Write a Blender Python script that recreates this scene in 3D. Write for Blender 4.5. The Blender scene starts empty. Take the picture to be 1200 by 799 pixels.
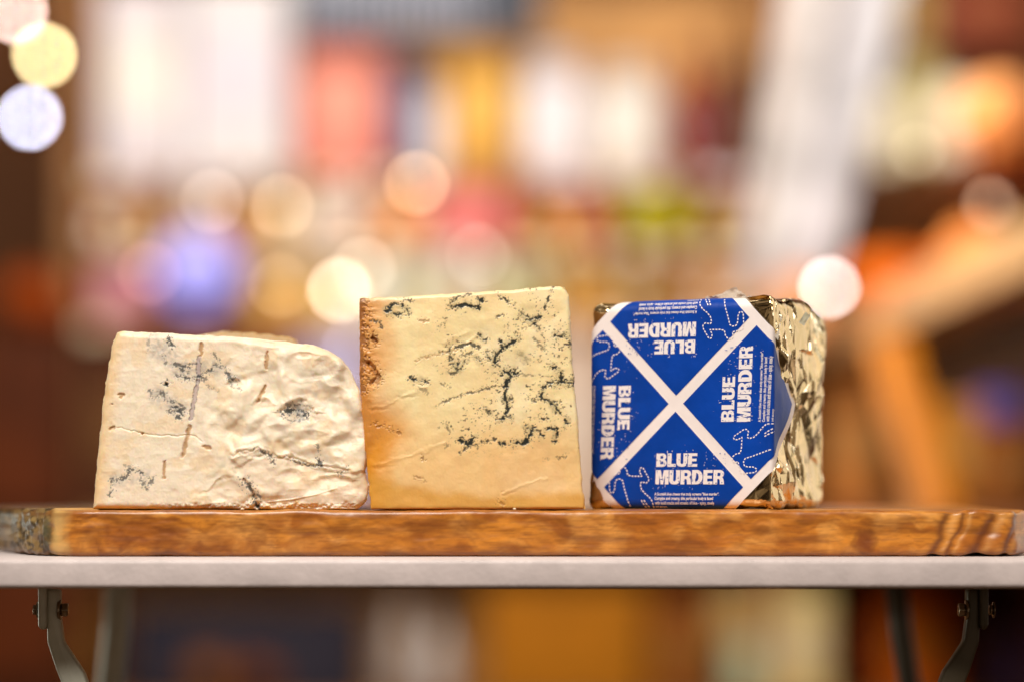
import bpy, bmesh, math, random
import numpy as np
from mathutils import Vector
random.seed(7)
SC = bpy.context.scene
COL = SC.collection

# ------------------------------------------------------------------ camera, world, lamps, exposure
PXA = 36.0/85.0/1200.0          # tangent of one photo pixel
CAMD = 1.1333                   # camera to front of board
CAMZ = 0.010
cam_data = bpy.data.cameras.new('camera'); cam = bpy.data.objects.new('camera', cam_data); COL.objects.link(cam)
cam.location = (0, -CAMD, CAMZ); cam.rotation_euler = (math.radians(90), 0, 0)
cam_data.lens = 85; cam_data.sensor_width = 36; cam_data.shift_y = (572-399.5)/1200
cam_data.clip_start = .05; cam_data.clip_end = 60
cam_data.dof.use_dof = True; cam_data.dof.focus_distance = CAMD+0.014; cam_data.dof.aperture_fstop = 2.05
SC.camera = cam

world = bpy.data.worlds.new('World'); SC.world = world; world.use_nodes = True
wn = world.node_tree.nodes; wl = world.node_tree.links
bg = wn['Background']; bg.inputs['Strength'].default_value = .21
wtc = wn.new('ShaderNodeTexCoord'); wnoi = wn.new('ShaderNodeTexNoise'); wnoi.inputs['Scale'].default_value = 3.2; wnoi.inputs['Detail'].default_value = 3
wramp = wn.new('ShaderNodeValToRGB'); e = wramp.color_ramp.elements
e[0].position = .40; e[0].color = (.035, .018, .008, 1); e[1].position = .57; e[1].color = (1.25, 1.0, .78, 1)
m_ = wramp.color_ramp.elements.new(.5); m_.color = (.55, .40, .27, 1)
wl.new(wtc.outputs['Generated'], wnoi.inputs['Vector']); wl.new(wnoi.outputs['Fac'], wramp.inputs['Fac']); wl.new(wramp.outputs['Color'], bg.inputs['Color'])

def area(name, loc, target, sx, sy, power, col):
    l = bpy.data.lights.new(name, 'AREA'); l.shape = 'RECTANGLE'; l.size = sx; l.size_y = sy; l.energy = power; l.color = col
    o = bpy.data.objects.new(name, l); COL.objects.link(o); o.location = loc
    o.rotation_euler = (Vector(target)-Vector(loc)).to_track_quat('-Z', 'Y').to_euler()
    return o
area('ceiling_lamp_front', (-.30, -.95, 1.20), (0, 0, .04), .55, .4, 30, (1, .94, .87))
area('foil_side_fill', (1.3, -.55, .75), (.1, 0, .04), .35, .5, 3.5, (1, .88, .72))  # added side light to vary the foil reflections, not a lamp of the shop
area('foil_reflection_fill', (1.15, .95, .42), (.15, .02, .05), 1.0, 1.0, 2.7, (1, .92, .80))  # added bright area for the foil side to mirror, no real source
area('rear_leg_fill', (-1.3, 1.0, -.25), (-.2, .2, -.12), .4, .4, 4.0, (.95, 1, .86))  # fill light put in to brighten the shaded rear leg
area('cool_lamp_rim', (1.1, .25, .35), (.16, .06, .05), .10, .35, .5, (.72, .82, 1))
area('shop_ceiling_lamp', (-.3, 2.4, 2.5), (-.2, 3.8, .4), 2.6, 1.0, 29, (1, .93, .83))
area('shelf_fill', (-.2, 1.5, 1.05), (-.1, 3.7, .25), 1.6, .5, 28, (1, .92, .81))  # added fill from the camera side to lift the shelf stock
area('counter_fill', (-.1, 2.0, 1.15), (.9, 3.2, .25), .8, .6, 17, (1, .88, .72))  # added light, set low to brighten the counter edge

SC.view_settings.view_transform = 'Standard'; SC.view_settings.look = 'None'
SC.view_settings.exposure = 0; SC.view_settings.gamma = 1; SC.view_settings.use_curve_mapping = False
SC.cycles.use_denoising = True; SC.cycles.use_adaptive_sampling = True; SC.cycles.adaptive_threshold = .012
SC.cycles.max_bounces = 7; SC.cycles.caustics_reflective = False; SC.cycles.caustics_refractive = False
SC.cycles.sample_clamp_indirect = 4

def at(px, py, Y):
    k = PXA*(Y+CAMD)
    return ((px-600)*k, Y, CAMZ+(572-py)*k)

# ------------------------------------------------------------------ helpers
def s2l(c):
    c = np.asarray(c, float)/255.0
    return np.where(c <= .04045, c/12.92, ((c+.055)/1.055)**2.4)
def rgb(r, g, b): return tuple(float(v) for v in s2l((r, g, b)))+(1.0,)

MATS = {}
def mat(name, color, rough=.5, metal=0, var=.12, scale=30, bump=0, bscale=60, sss=0, coat=0, emit=0, trans=0, attr=None, alpha=1, ecol=None, bdist=.001, crough=.1):
    if name in MATS: return MATS[name]
    m = bpy.data.materials.new(name); m.use_nodes = True; n = m.node_tree.nodes; l = m.node_tree.links
    b = n['Principled BSDF']
    b.inputs['Roughness'].default_value = rough; b.inputs['Metallic'].default_value = metal
    tc = n.new('ShaderNodeTexCoord'); no = n.new('ShaderNodeTexNoise'); no.inputs['Scale'].default_value = scale; no.inputs['Detail'].default_value = 5
    l.new(tc.outputs['Object'], no.inputs['Vector'])
    mr = n.new('ShaderNodeMapRange'); mr.inputs['To Min'].default_value = 1-var; mr.inputs['To Max'].default_value = 1+var
    mr.inputs['From Min'].default_value = .3; mr.inputs['From Max'].default_value = .7
    l.new(no.outputs['Fac'], mr.inputs['Value'])
    vm = n.new('ShaderNodeVectorMath'); vm.operation = 'SCALE'; l.new(mr.outputs['Result'], vm.inputs['Scale'])
    if attr:
        at_ = n.new('ShaderNodeAttribute'); at_.attribute_name = attr; l.new(at_.outputs['Color'], vm.inputs[0])
    else: vm.inputs[0].default_value = color[:3]
    l.new(vm.outputs[0], b.inputs['Base Color'])
    if bump:
        nb = n.new('ShaderNodeTexNoise'); nb.inputs['Scale'].default_value = bscale; nb.inputs['Detail'].default_value = 6
        l.new(tc.outputs['Object'], nb.inputs['Vector'])
        bp = n.new('ShaderNodeBump'); bp.inputs['Strength'].default_value = bump; bp.inputs['Distance'].default_value = bdist
        l.new(nb.outputs['Fac'], bp.inputs['Height']); l.new(bp.outputs['Normal'], b.inputs['Normal'])
    if sss:
        b.inputs['Subsurface Weight'].default_value = sss; b.inputs['Subsurface Scale'].default_value = .004
        b.inputs['Subsurface Radius'].default_value = (1, .6, .3)
    if coat: b.inputs['Coat Weight'].default_value = coat; b.inputs['Coat Roughness'].default_value = crough
    if emit:
        b.inputs['Emission Strength'].default_value = emit; b.inputs['Emission Color'].default_value = ecol or color
    if trans: b.inputs['Transmission Weight'].default_value = trans
    if alpha < 1: b.inputs['Alpha'].default_value = alpha
    MATS[name] = m; return m

def tag(o, label=None, cat=None, group=None, kind=None):
    if label: o['label'] = label
    if cat: o['category'] = cat
    if group: o['group'] = group
    if kind: o['kind'] = kind
    return o
def empty(name, loc=(0, 0, 0)):
    o = bpy.data.objects.new(name, None); COL.objects.link(o); o.location = loc; o.empty_display_size = .02; return o
def link(name, me, m, parent=None, smooth=False):
    o = bpy.data.objects.new(name, me); COL.objects.link(o)
    for mm in (m if isinstance(m, (list, tuple)) else [m]): me.materials.append(mm)
    if smooth: me.polygons.foreach_set('use_smooth', [True]*len(me.polygons))
    if parent:
        o.parent = parent; o.matrix_parent_inverse.identity()
        o.location = tuple(-v for v in parent_world(parent))
    return o
def parent_world(p):
    v = Vector((0, 0, 0))
    while p: v += p.location; p = p.parent
    return v
def pyd(name, V, F, m, parent=None, smooth=False):
    me = bpy.data.meshes.new(name); me.from_pydata([tuple(map(float, v)) for v in V], [], [tuple(map(int, f)) for f in F]); me.update()
    return link(name, me, m, parent, smooth)
def bm_obj(name, bm, m, parent=None, smooth=False):
    me = bpy.data.meshes.new(name); bm.normal_update(); bm.to_mesh(me); bm.free()
    return link(name, me, m, parent, smooth)
def bbox(x0, x1, y0, y1, z0, z1, bev=.002, seg=2, bm=None):
    b = bmesh.new(); bmesh.ops.create_cube(b, size=1)
    for v in b.verts: v.co = Vector(((x0+x1)/2+v.co.x*(x1-x0), (y0+y1)/2+v.co.y*(y1-y0), (z0+z1)/2+v.co.z*(z1-z0)))
    if bev: bmesh.ops.bevel(b, geom=list(b.edges), offset=bev, segments=seg, profile=.5, affect='EDGES')
    return b
def lathe(prof, loc, n=24):
    bm = bmesh.new(); rings = []
    for r, z in prof:
        rings.append([bm.verts.new((loc[0]+r*math.cos(2*math.pi*i/n), loc[1]+r*math.sin(2*math.pi*i/n), loc[2]+z)) for i in range(n)])
    for a, b in zip(rings, rings[1:]):
        for i in range(n): bm.faces.new((a[i], a[(i+1) % n], b[(i+1) % n], b[i]))
    bm.faces.new(list(reversed(rings[0]))); bm.faces.new(rings[-1])
    return bm
def tube(pts, r, n=10, flat=1.0):
    """tube mesh along points; flat scales the second axis"""
    bm = bmesh.new(); rings = []; P = [Vector(p) for p in pts]
    for i, p in enumerate(P):
        d = (P[min(i+1, len(P)-1)]-P[max(i-1, 0)]).normalized()
        a = d.cross(Vector((0, 1, 0))).normalized(); b = d.cross(a).normalized()
        rings.append([bm.verts.new(p+a*r*math.cos(2*math.pi*k/n)+b*r*flat*math.sin(2*math.pi*k/n)) for k in range(n)])
    for a, b in zip(rings, rings[1:]):
        for k in range(n): bm.faces.new((a[k], a[(k+1) % n], b[(k+1) % n], b[k]))
    bm.faces.new(list(reversed(rings[0]))); bm.faces.new(rings[-1])
    bmesh.ops.recalc_face_normals(bm, faces=bm.faces)
    return bm

# ---- numpy noise
def _hash(ix, iy, seed):
    h = (ix.astype(np.int64)*374761393+iy.astype(np.int64)*668265263+seed*1442695041) & 0xffffffff
    h = ((h ^ (h >> 13))*1274126177) & 0xffffffff
    return ((h ^ (h >> 16)) & 0xffff)/65535.0
def vnoise(x, y, seed=0):
    ix = np.floor(x); iy = np.floor(y); fx = x-ix; fy = y-iy
    fx = fx*fx*fx*(fx*(fx*6-15)+10); fy = fy*fy*fy*(fy*(fy*6-15)+10)
    a = _hash(ix, iy, seed); b = _hash(ix+1, iy, seed); c = _hash(ix, iy+1, seed); d = _hash(ix+1, iy+1, seed)
    return (a*(1-fx)+b*fx)*(1-fy)+(c*(1-fx)+d*fx)*fy
def fbm(x, y, seed=0, oct=4):
    s = 0; a = .5; t = 0
    for i in range(oct):
        s = s+a*vnoise(x*2**i+i*17.3, y*2**i-i*9.1, seed+i); t += a; a *= .5
    return s/t
def ridged(x, y, seed=0, oct=4):
    s = 0; a = .5; t = 0
    for i in range(oct):
        s = s+a*(1-np.abs(2*vnoise(x*2**i+i*5.7, y*2**i+i*3.3, seed+i)-1)); t += a; a *= .5
    return s/t
def sstep(a, b, x):
    t = np.clip((x-a)/(b-a), 0, 1); return t*t*(3-2*t)
def pdist(x, y, pts):
    d = np.full(x.shape, 1e9)
    if len(pts) == 1: return np.hypot(x-pts[0][0], y-pts[0][1])
    for (x0, y0), (x1, y1) in zip(pts, pts[1:]):
        dx, dy = x1-x0, y1-y0; L = dx*dx+dy*dy+1e-9
        t = np.clip(((x-x0)*dx+(y-y0)*dy)/L, 0, 1)
        d = np.minimum(d, np.hypot(x-x0-t*dx, y-y0-t*dy))
    return d
def mixc(col, c, m):
    c = s2l(c); return col*(1-m[..., None])+c*m[..., None]
def set_col(me, cols):
    ca = me.color_attributes.new('tint', 'FLOAT_COLOR', 'POINT')
    a = np.ones((len(me.vertices), 4), np.float32); a[:, :3] = cols; ca.data.foreach_set('color', a.ravel())

# ------------------------------------------------------------------ CHEESE PIECES
def poly_eval(pts, n):
    P = np.array(pts, float); d = np.r_[0, np.cumsum(np.hypot(*np.diff(P, axis=0).T))]; t = np.linspace(0, d[-1], n)
    return np.c_[np.interp(t, d, P[:, 0]), np.interp(t, d, P[:, 1])]
def cheese(name, left, right, top, bottom, nu, nv, Y0, depth, taper, relief, colour, material, redge, backz, parent, edge_rough, frontonly=None):
    L = poly_eval(left, nv); R = poly_eval(right, nv); T = poly_eval(top, nu); B = poly_eval(bottom, nu)
    for E in (L, R, T):
        k = np.linspace(0, 1, len(E)); j = edge_rough*(fbm(E[:, 0]*.12+3, E[:, 1]*.12, 5, 5)-.5)*np.minimum(1, 8*k*(1-k)*4)
        if E is T: E[:, 1] += j*1.1
        else: E[:, 0] += j*1.3
    u = np.linspace(0, 1, nu)[None, :, None]; v = np.linspace(0, 1, nv)[:, None, None]
    P = (1-v)*B[None]+v*T[None]+(1-u)*L[:, None]+u*R[:, None]-((1-u)*(1-v)*B[0]+u*(1-v)*B[-1]+(1-u)*v*T[0]+u*v*T[-1])
    X, Yp = P[..., 0], P[..., 1]
    loop = [(0, i) for i in range(nu)]+[(j, nu-1) for j in range(1, nv)]+[(nv-1, i) for i in range(nu-2, -1, -1)]+[(j, 0) for j in range(nv-2, 0, -1)]
    # distance to outline, in photo px (coarse polyline)
    lp = [tuple(P[a, b]) for a, b in loop[::12]]; lp.append(lp[0])
    dist = pdist(X, Yp, lp)
    rel = relief(X, Yp)                                   # mm, + toward camera
    r = redge
    dd = np.clip(1-dist/r, 0, 1); rnd = r*.4*(1-np.sqrt(np.maximum(0, 1-dd*dd)))   # mm back
    depthmm = -rel*np.clip(dist/3, 0, 1)+rnd
    k = PXA*CAMD
    z = CAMZ+(572-Yp)*k; x = (X-600)*k; z = np.maximum(z, .0003)
    y = Y0+depthmm*.001
    V = np.stack([x, y, z], -1).reshape(-1, 3); C = colour(X, Yp).reshape(-1, 3)
    idx = np.arange(nu*nv).reshape(nv, nu)
    F = np.stack([idx[:-1, :-1], idx[:-1, 1:], idx[1:, 1:], idx[1:, :-1]], -1).reshape(-1, 4)
    lid = np.array([idx[a, b] for a, b in loop]); n = len(lid)
    base = V[lid]; ca, cz = base[:, 0].mean(), 0
    rings = [lid]; VV = [V]; CC = [C]; FF = [F]; off = len(V)
    for q in range(1, 17):
        f = q/16; s = 1-(1-taper)*f
        yy = base[:, 1]*(1-f)+(Y0+depth)*f
        nx = (fbm(f*9+np.arange(n)*0, np.arange(n)*.07, 11, 4)-.5)*.0018*min(1, f*4)
        bx = ca+(base[:, 0]-ca)*s+nx
        zz = np.maximum(base[:, 2]+backz(base[:, 0]/k+600, f)*.001*(base[:, 2] > .03)+nx*(base[:, 2] > .01), .0003)
        VV.append(np.c_[bx, yy, zz])
        cc = colour(X[tuple(zip(*loop))], Yp[tuple(zip(*loop))])
        CC.append(mixc(cc, frontonly or (214, 178, 128), np.full(n, min(1, f*5))))
        cur = off+np.arange(n); off += n
        a, b = rings[-1], cur
        FF.append(np.stack([a, b, np.roll(b, -1), np.roll(a, -1)], -1)); rings.append(cur)
    V = np.vstack(VV); C = np.vstack(CC); F = np.vstack(FF)
    me = bpy.data.meshes.new(name); faces = F.tolist(); faces.append(rings[-1].tolist()[::-1])
    me.from_pydata(V.tolist(), [], faces); me.update(); set_col(me, C)
    return link(name, me, material, parent, True)

# --- left piece (soft, slumping)
def zc1(p): return (90+p[0]/3.328, 370+p[1]/3.328)
def Z1(*pts): return [zc1(p) for p in pts]
W1 = dict(
 blue=[(Z1((280, 72), (272, 105), (276, 135)), 1.5, .45), (Z1((350, 88), (360, 100), (366, 112)), 2.2, 1), (Z1((330, 140), (342, 160), (336, 182)), 1.2, .7),
  (Z1((372, 185), (402, 190), (432, 196), (460, 182)), 1.5, .9), (Z1((380, 230), (420, 240), (470, 232), (522, 210)), 1.7, .95), (Z1((398, 205), (430, 222)), 1.5, .8),
  (Z1((440, 250), (485, 250), (500, 238)), 1.2, .7), (Z1((528, 145), (552, 180), (530, 192), (560, 200)), 1.3, .75), (Z1((572, 200), (590, 238), (612, 252)), 1.9, .9),
  (Z1((342, 263)), 2.4, 1.3), (Z1((275, 290), (290, 312), (330, 300), (352, 330), (402, 345)), 1.5, .8), (Z1((366, 350), (405, 380), (388, 392)), 2.2, 1),
  (Z1((350, 372), (410, 360)), 1.6, .8), (Z1((318, 296), (345, 306)), 1.5, .7),
  (Z1((122, 694), (128, 640), (190, 627), (200, 600), (240, 602), (252, 622)), 1.6, .9), (Z1((245, 640), (262, 668), (292, 632)), 1.7, .8), (Z1((180, 586), (230, 590)), 1.1, .5),
  (Z1((500, 268), (545, 290)), 1.2, .55), (Z1((800, 375), (840, 362), (890, 378)), 2.8, 1.2), (Z1((815, 345), (870, 338), (905, 352)), 1.2, .6), (Z1((805, 395), (840, 408), (900, 400)), 1.2, .6),
  (Z1((940, 560), (945, 580), (930, 575)), 2.0, 1), (Z1((935, 500), (938, 520)), 1.3, .7), (Z1((1020, 615), (1050, 592)), 1.8, .8), (Z1((700, 515), (745, 540), (765, 572)), 1.5, .85), (Z1((800, 545), (870, 575), (940, 585)), 1.1, .8),
  (Z1((648, 640), (680, 690), (700, 748)), 3.0, 1.15), (Z1((655, 655), (710, 700)), 1.4, .9), (Z1((590, 250), (600, 275), (635, 285)), 1.3, .6)],
 smudge=[(Z1((300, 100), (340, 150), (420, 210), (520, 200)), 12, .26), (Z1((300, 300), (390, 360)), 10, .24), (Z1((140, 640), (260, 630)), 9, .2), (Z1((850, 375)), 12, .42), (Z1((600, 250)), 8, .3), (Z1((690, 700)), 5, .3)],
 tan=[(Z1((479, 108), (477, 150)), 2.6), (Z1((433, 430), (405, 545)), 2.9), (Z1((335, 566), (332, 632)), 2.2), (Z1((738, 142), (733, 200)), 2.6), (Z1((729, 275), (715, 300), (700, 328)), 2.6),
   (Z1((155, 303), (172, 303), (163, 314)), 2.2), (Z1((122, 440), (138, 432)), 2.6), (Z1((250, 457)), 1.9), (Z1((490, 510), (514, 514)), 2.6), (Z1((130, 342)), 1.5)],
 lav=[(Z1((470, 160), (468, 240)), 3.2), (Z1((465, 255), (450, 330), (438, 400)), 3.0)],
)
def warp(X, Y, amp, f, seed):
    return X+amp*(fbm(X*f, Y*f, seed, 3)-.5)*2, Y+amp*(fbm(X*f+50, Y*f+9, seed+40, 3)-.5)*2
def veinmask(X, Y, lst, seed, jag=2.2):
    wx, wy = warp(X, Y, jag, .32, seed); m = np.zeros(X.shape); nz = fbm(X*.5, Y*.5, seed+3, 3); dn = fbm(X*.62, Y*.62, seed+13, 2); brk = .35+1.5*sstep(.36, .58, fbm(X*.16, Y*.16, seed+23, 2))
    for pts, w, s in lst:
        sel = (X > min(p[0] for p in pts)-9-w) & (X < max(p[0] for p in pts)+9+w) & (Y > min(p[1] for p in pts)-9-w) & (Y < max(p[1] for p in pts)+9+w)
        if not sel.any(): continue
        d = pdist(wx[sel], wy[sel], pts)
        core = np.clip((w*2.3*(nz[sel]-.22)*brk[sel]-d)/.8+.35, 0, 1)
        dots = np.clip((dn[sel]-.575-d*.035/max(w, 1)*1.6)*9, 0, 1)*(d < w*2.6+1)
        m[sel] = np.maximum(m[sel], np.maximum(core, dots*.9)*min(1, s))
    return m
def step1(X, Y):
    sx = [90, 190, 240, 280, 310, 340, 360, 390, 440]; sy = [640, 600, 572, 545, 527, 535, 545, 550, 552]
    return Y-np.interp(X, sx, sy)
POCKETS1 = [(zc1((860, 375)), 22, 15, 2.6), (zc1((610, 262)), 9, 7, 1.5), (zc1((720, 345)), 12, 8, 1.4), (zc1((590, 420)), 18, 14, .7), (zc1((960, 210)), 15, 16, .9), (zc1((880, 150)), 14, 4, .6),(zc1((700,535)),14,6,.9),(zc1((900,470)),26,7,.8),(zc1((1040,500)),16,14,.9),(zc1((830,620)),14,8,1.1),(zc1((1000,640)),20,6,1.5)]
def relief1(X, Y):
    soft = sstep(205, 300, X+.25*(Y-490))
    wx, wy = warp(X, Y, 16, .028, 3)
    r = (1-soft)*(ridged(X*.06, Y*.05, 41, 3)-.6)*.5
    r += soft*(fbm(wx*.036, wy*.036, 21, 2)-.5)*6.5+soft*(ridged(wx*.022, wy*.03, 8, 2)-.6)*1.2
    r += (fbm(X*.12, Y*.12, 4, 2)-.5)*(.25+.15*soft)+(fbm(X*.5, Y*.5, 14, 2)-.5)*.12
    st = step1(X+6*(fbm(X*.08, Y*.08, 9, 4)-.5), Y+14*(fbm(X*.07, Y*.07, 6, 4)-.5))
    r -= sstep(-2.0, 3.0, st)*(.95-.022*np.clip(st, 0, 30))*sstep(215, 260, X)
    low = sstep(0, 8, step1(X, Y)); r += low*(ridged(X*.04, Y*.07, 77, 2)-.6)*.8
    for (cx, cy), a, b, dp in POCKETS1:
        q = np.hypot((X-cx)/a, (Y-cy)/b)+(fbm(X*.12, Y*.12, int(cx), 3)-.5)*.55
        r -= dp*.9*(1-sstep(.3, 1.15, q)); r += dp*.22*np.exp(-((q-1.12)/.24)**2)*(Y < cy)
    hx, hy = warp(X, Y, 1.6, .22, 88); hw = .55+.9*fbm(X*.2, Y*.2, 89, 2)
    for pts, w in W1['tan']: r -= .8*(1-sstep(w*.4, w*1.2, pdist(hx, hy, pts)/hw))
    for pts, w in W1['lav']: r -= .35*(1-sstep(w*.5, w*1.1, pdist(hx, hy, pts)/hw))
    for pts, w, s in [W1['blue'][9], W1['blue'][-3]]: r -= 1.3*(1-sstep(w*.4, w*1.1, pdist(X, Y, pts)))
    r -= veinmask(X, Y, W1['blue'], 31)*.18
    cr = pdist(X, Y+1.2*(fbm(X*.2, Y*.2, 2)-.5)*3, Z1((150, 432), (260, 460), (370, 465), (450, 463), (482, 490)))
    r -= .5*np.exp(-(cr/.7)**2)
    cr2 = pdist(*warp(X, Y, 3, .15, 5), Z1((600, 540), (700, 515), (760, 555), (830, 545), (940, 585), (1060, 600))); r -= .5*np.exp(-(cr2/1.0)**2)*(.3+fbm(X*.1, Y*.1, 2)); r += .45*np.exp(-((cr2-3)/2.2)**2)*(step1(X, Y) < 3)
    f1 = pdist(X, Y, Z1((740, 725), (830, 715), (930, 695), (1010, 670))); r += .5*np.exp(-(f1/.8)**2)
    nn = fbm(X*.25, Y*.25, 66, 3); r += sstep(586, 592, Y)*(nn-.45)*2.2*sstep(150, 230, X)
    r += 1.6*np.exp(-((X-134)/14)**2-((Y-392)/6)**2)*0
    return r
def colour1(X, Y):
    c = np.broadcast_to(s2l((249, 230, 203)), X.shape+(3,)).copy()
    low = sstep(-6, 14, step1(X, Y+10*(fbm(X*.06, Y*.06, 8)-.5)))*sstep(150, 230, X)
    c = mixc(c, (250, 232, 208), sstep(.42, .62, fbm(X*.03, Y*.03, 90, 3))*.6)
    c = mixc(c, (244, 222, 194), low*.6)
    c = mixc(c, (238, 200, 140), sstep(128, 108, X-.11*(590-Y))*.75*(.6+.6*fbm(X*.1, Y*.1, 3)))
    c = mixc(c, (240, 205, 150), sstep(.55, .7, fbm(X*.05, Y*.05, 44, 4))*.35)
    c = mixc(c, (226, 184, 130), sstep(404, 424, X+.35*(440-Y))*.5*(Y < 480))
    wx, wy = warp(X, Y, 6, .12, 12); sm = np.zeros(X.shape)
    for pts, w, s in W1['smudge']: sm = np.maximum(sm, s*(1-sstep(w*.3, w*1.5, pdist(wx, wy, pts))))
    c = mixc(c, (150, 152, 150), np.clip(sm*(.5+sstep(.3, .7, fbm(X*.25, Y*.25, 19, 4))*1.4), 0, 1))
    hx, hy = warp(X, Y, 1.6, .22, 88); hw = .55+.9*fbm(X*.2, Y*.2, 89, 2)
    for pts, w in W1['lav']: c = mixc(c, (188, 168, 166), .75*(1-sstep(w*.4, w*1.1, pdist(hx, hy, pts)/hw+(fbm(X*.6, Y*.6, 5)-.5)*2)))
    for pts, w in W1['lav']:
        d = np.abs(pdist(hx, hy, pts)/hw-w*.7); c = mixc(c, (80, 70, 66), .7*(1-sstep(.2, 1.1, d+(fbm(X*.5, Y*.5, 7)-.3)*1.6)))
    for pts, w in W1['tan']: c = mixc(c, (190, 142, 84), .8*(1-sstep(w*.3, w*1.15, pdist(hx, hy, pts)/hw+(fbm(X*.5, Y*.5, 15)-.5)*1.8)))
    c = mixc(c, (66, 70, 70), np.minimum(1, veinmask(X, Y, W1['blue'], 31)*.92))
    c = mixc(c, (214, 160, 40), .8*(1-sstep(.3, 1.2, pdist(X, Y, Z1((845, 720), (870, 742), (900, 750))))))
    return c
M_soft = mat('soft_cheese', None, rough=.5, var=.03, scale=300, bump=.2, bscale=900, sss=.45, attr='tint', coat=.07, bdist=.0002, crough=.3)
L1 = [(105, 596), (108, 562), (112, 520), (117, 470), (123, 430), (129, 400), (134, 388)]
R1 = [(417, 597), (427, 589), (432, 574), (427, 552), (430, 540), (430, 505), (426, 478), (420, 455), (409, 432), (398, 418), (383, 409)]
T1 = [(134, 388), (141, 386.5), (180, 388), (230, 391), (300, 395), (345, 401), (365, 403), (383, 409)]
B1 = [(105, 596), (417, 597)]
soft = cheese('blue_cheese_wedge', L1, R1, T1, B1, 470, 300, .006, .095, .80, relief1, colour1, M_soft, 9,
              lambda px, f: (5.6*sstep(0, .7, f))*sstep(180, 240, px)*(1-sstep(338, 349, px)), None, 2.2)
tag(soft, 'creamy slumping ivory blue cheese wedge with a rounded right end', 'cheese')

# --- middle piece (firm, yellow)
def zc2(p): return (400+p[0]/2.757, 320+p[1]/2.757)
def Z2(*pts): return [zc2(p) for p in pts]
V2 = [(Z2((145, 122), (175, 97), (200, 110), (216, 126)), 2.3, 1), (Z2((180, 80), (232, 90)), 1.4, .8), (Z2((150, 125), (190, 135)), 1.8, .9), (Z2((92, 150), (125, 160), (128, 175)), 1.3, .8),
 (Z2((345, 105), (380, 75), (420, 65)), 1.4, .85), (Z2((350, 110), (400, 100), (445, 110)), 1.9, 1), (Z2((445, 82), (460, 90)), 2, 1), (Z2((500, 65), (530, 85), (556, 105)), 1.7, .9),
 (Z2((500, 142), (528, 135)), 1.6, .8), (Z2((580, 125), (610, 150), (640, 182)), 1.8, .95), (Z2((600, 152), (638, 143)), 2.1, 1), (Z2((640, 152), (600, 175), (560, 190)), .8, .6),
 (Z2((686, 45), (671, 80), (658, 116)), 1.5, .9), (Z2((690, 200), (735, 206)), 2.1, 1), (Z2((705, 246), (722, 232), (742, 226)), 1.4, .9), (Z2((620, 206), (640, 228), (660, 250)), 1.6, .6),
 (Z2((445, 200), (470, 215)), 1.9, .9), (Z2((510, 218), (516, 220)), 1.7, 1), (Z2((348, 240), (360, 300), (382, 312), (402, 280)), 2.1, .85), (Z2((370, 235), (410, 228), (442, 236)), 1.6, .85),
 (Z2((428, 272), (452, 280)), 2, .9), (Z2((350, 325), (378, 318)), 1.8, .8), (Z2((375, 295)), 3.2, 1.2), (Z2((395, 265), (420, 255)), 1.6, .7),
 (Z2((572, 212), (540, 228), (515, 245), (500, 262), (495, 292)), 2.1, 1), (Z2((500, 275)), 3.0, 1), (Z2((470, 258), (480, 276)), 1.8, .9), (Z2((515, 322), (520, 330)), 1.6, 1), (Z2((528, 316), (560, 320)), 3.3, 1.2),
 (Z2((545, 335), (528, 370), (530, 400), (541, 438), (520, 470)), 1.9, .95), (Z2((525, 405), (548, 405)), 1.9, .8), (Z2((545, 460), (548, 472)), 1.8, .9), (Z2((458, 435), (476, 446)), 2.0, .9), (Z2((500, 472), (515, 470)), 1.8, 1),
 (Z2((575, 325), (620, 330)), 1.1, .5), (Z2((680, 300), (705, 312), (712, 345)), 2.0, .95), (Z2((678, 354), (715, 350), (752, 354)), 2.9, 1.2), (Z2((656, 370), (645, 400), (690, 425), (706, 447)), 1.9, .95), (Z2((665, 412), (710, 415)), 1.3, .8),
 (Z2((682, 435), (692, 450)), 2, 1), (Z2((605, 400), (628, 415)), 1.3, .8), (Z2((725, 470), (730, 486)), 2.1, 1), (Z2((222, 340), (250, 346), (277, 350)), 2.0, 1), (Z2((238, 362), (282, 386)), 1.5, .45),
 (Z2((330, 415), (400, 388), (478, 368)), 1.3, .75), (Z2((320, 356), (352, 366)), 1.2, .6), (Z2((385, 577), (430, 553), (497, 535)), 1.2, .85), (Z2((385, 540), (410, 552), (428, 530)), 2.4, 1), (Z2((513, 550), (527, 552)), 2.1, 1),
 (Z2((555, 547), (572, 543)), 3, 1.1), (Z2((588, 546), (600, 540), (618, 500)), 2.3, 1), (Z2((595, 500), (620, 500)), 1.8, 1), (Z2((640, 520), (652, 521)), 1.8, 1), (Z2((632, 507), (645, 507)), 1.4, .8), (Z2((660, 502), (700, 500), (690, 540)), 1.9, .95),
 (Z2((650, 470), (668, 470)), 1.3, .9), (Z2((698, 592), (725, 590)), 1.4, .6), (Z2((335, 480), (350, 512)), 1.5, .5), (Z2((334, 560), (344, 552)), 1.3, .5), (Z2((300, 432), (330, 415)), 1, .4), (Z2((655, 600), (668, 600)), 1, .35), (Z2((580, 265), (600, 280)), 3, .28), (Z2((520, 235), (515, 255)), 1.7, .8)]
BR2 = [(Z2((62, 90), (66, 370)), 5, 1), (Z2((100, 210), (112, 222)), 3, 1.1), (Z2((88, 290), (118, 335), (100, 355)), 4, .9), (Z2((100, 482), (140, 492), (186, 516)), 1.6, .7), (Z2((85, 120), (92, 140)), 2, .8), (Z2((240, 282), (300, 262), (380, 245)), .9, .5), (Z2((255, 155), (280, 158)), 1.8, .6), (Z2((262, 598)), 1.3, .8), (Z2((240, 660), (270, 668)), 1.2, .5), (Z2((72, 180), (70, 250)), 3, .9), (Z2((505, 738), (520, 745)), 2, .6)]
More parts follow.
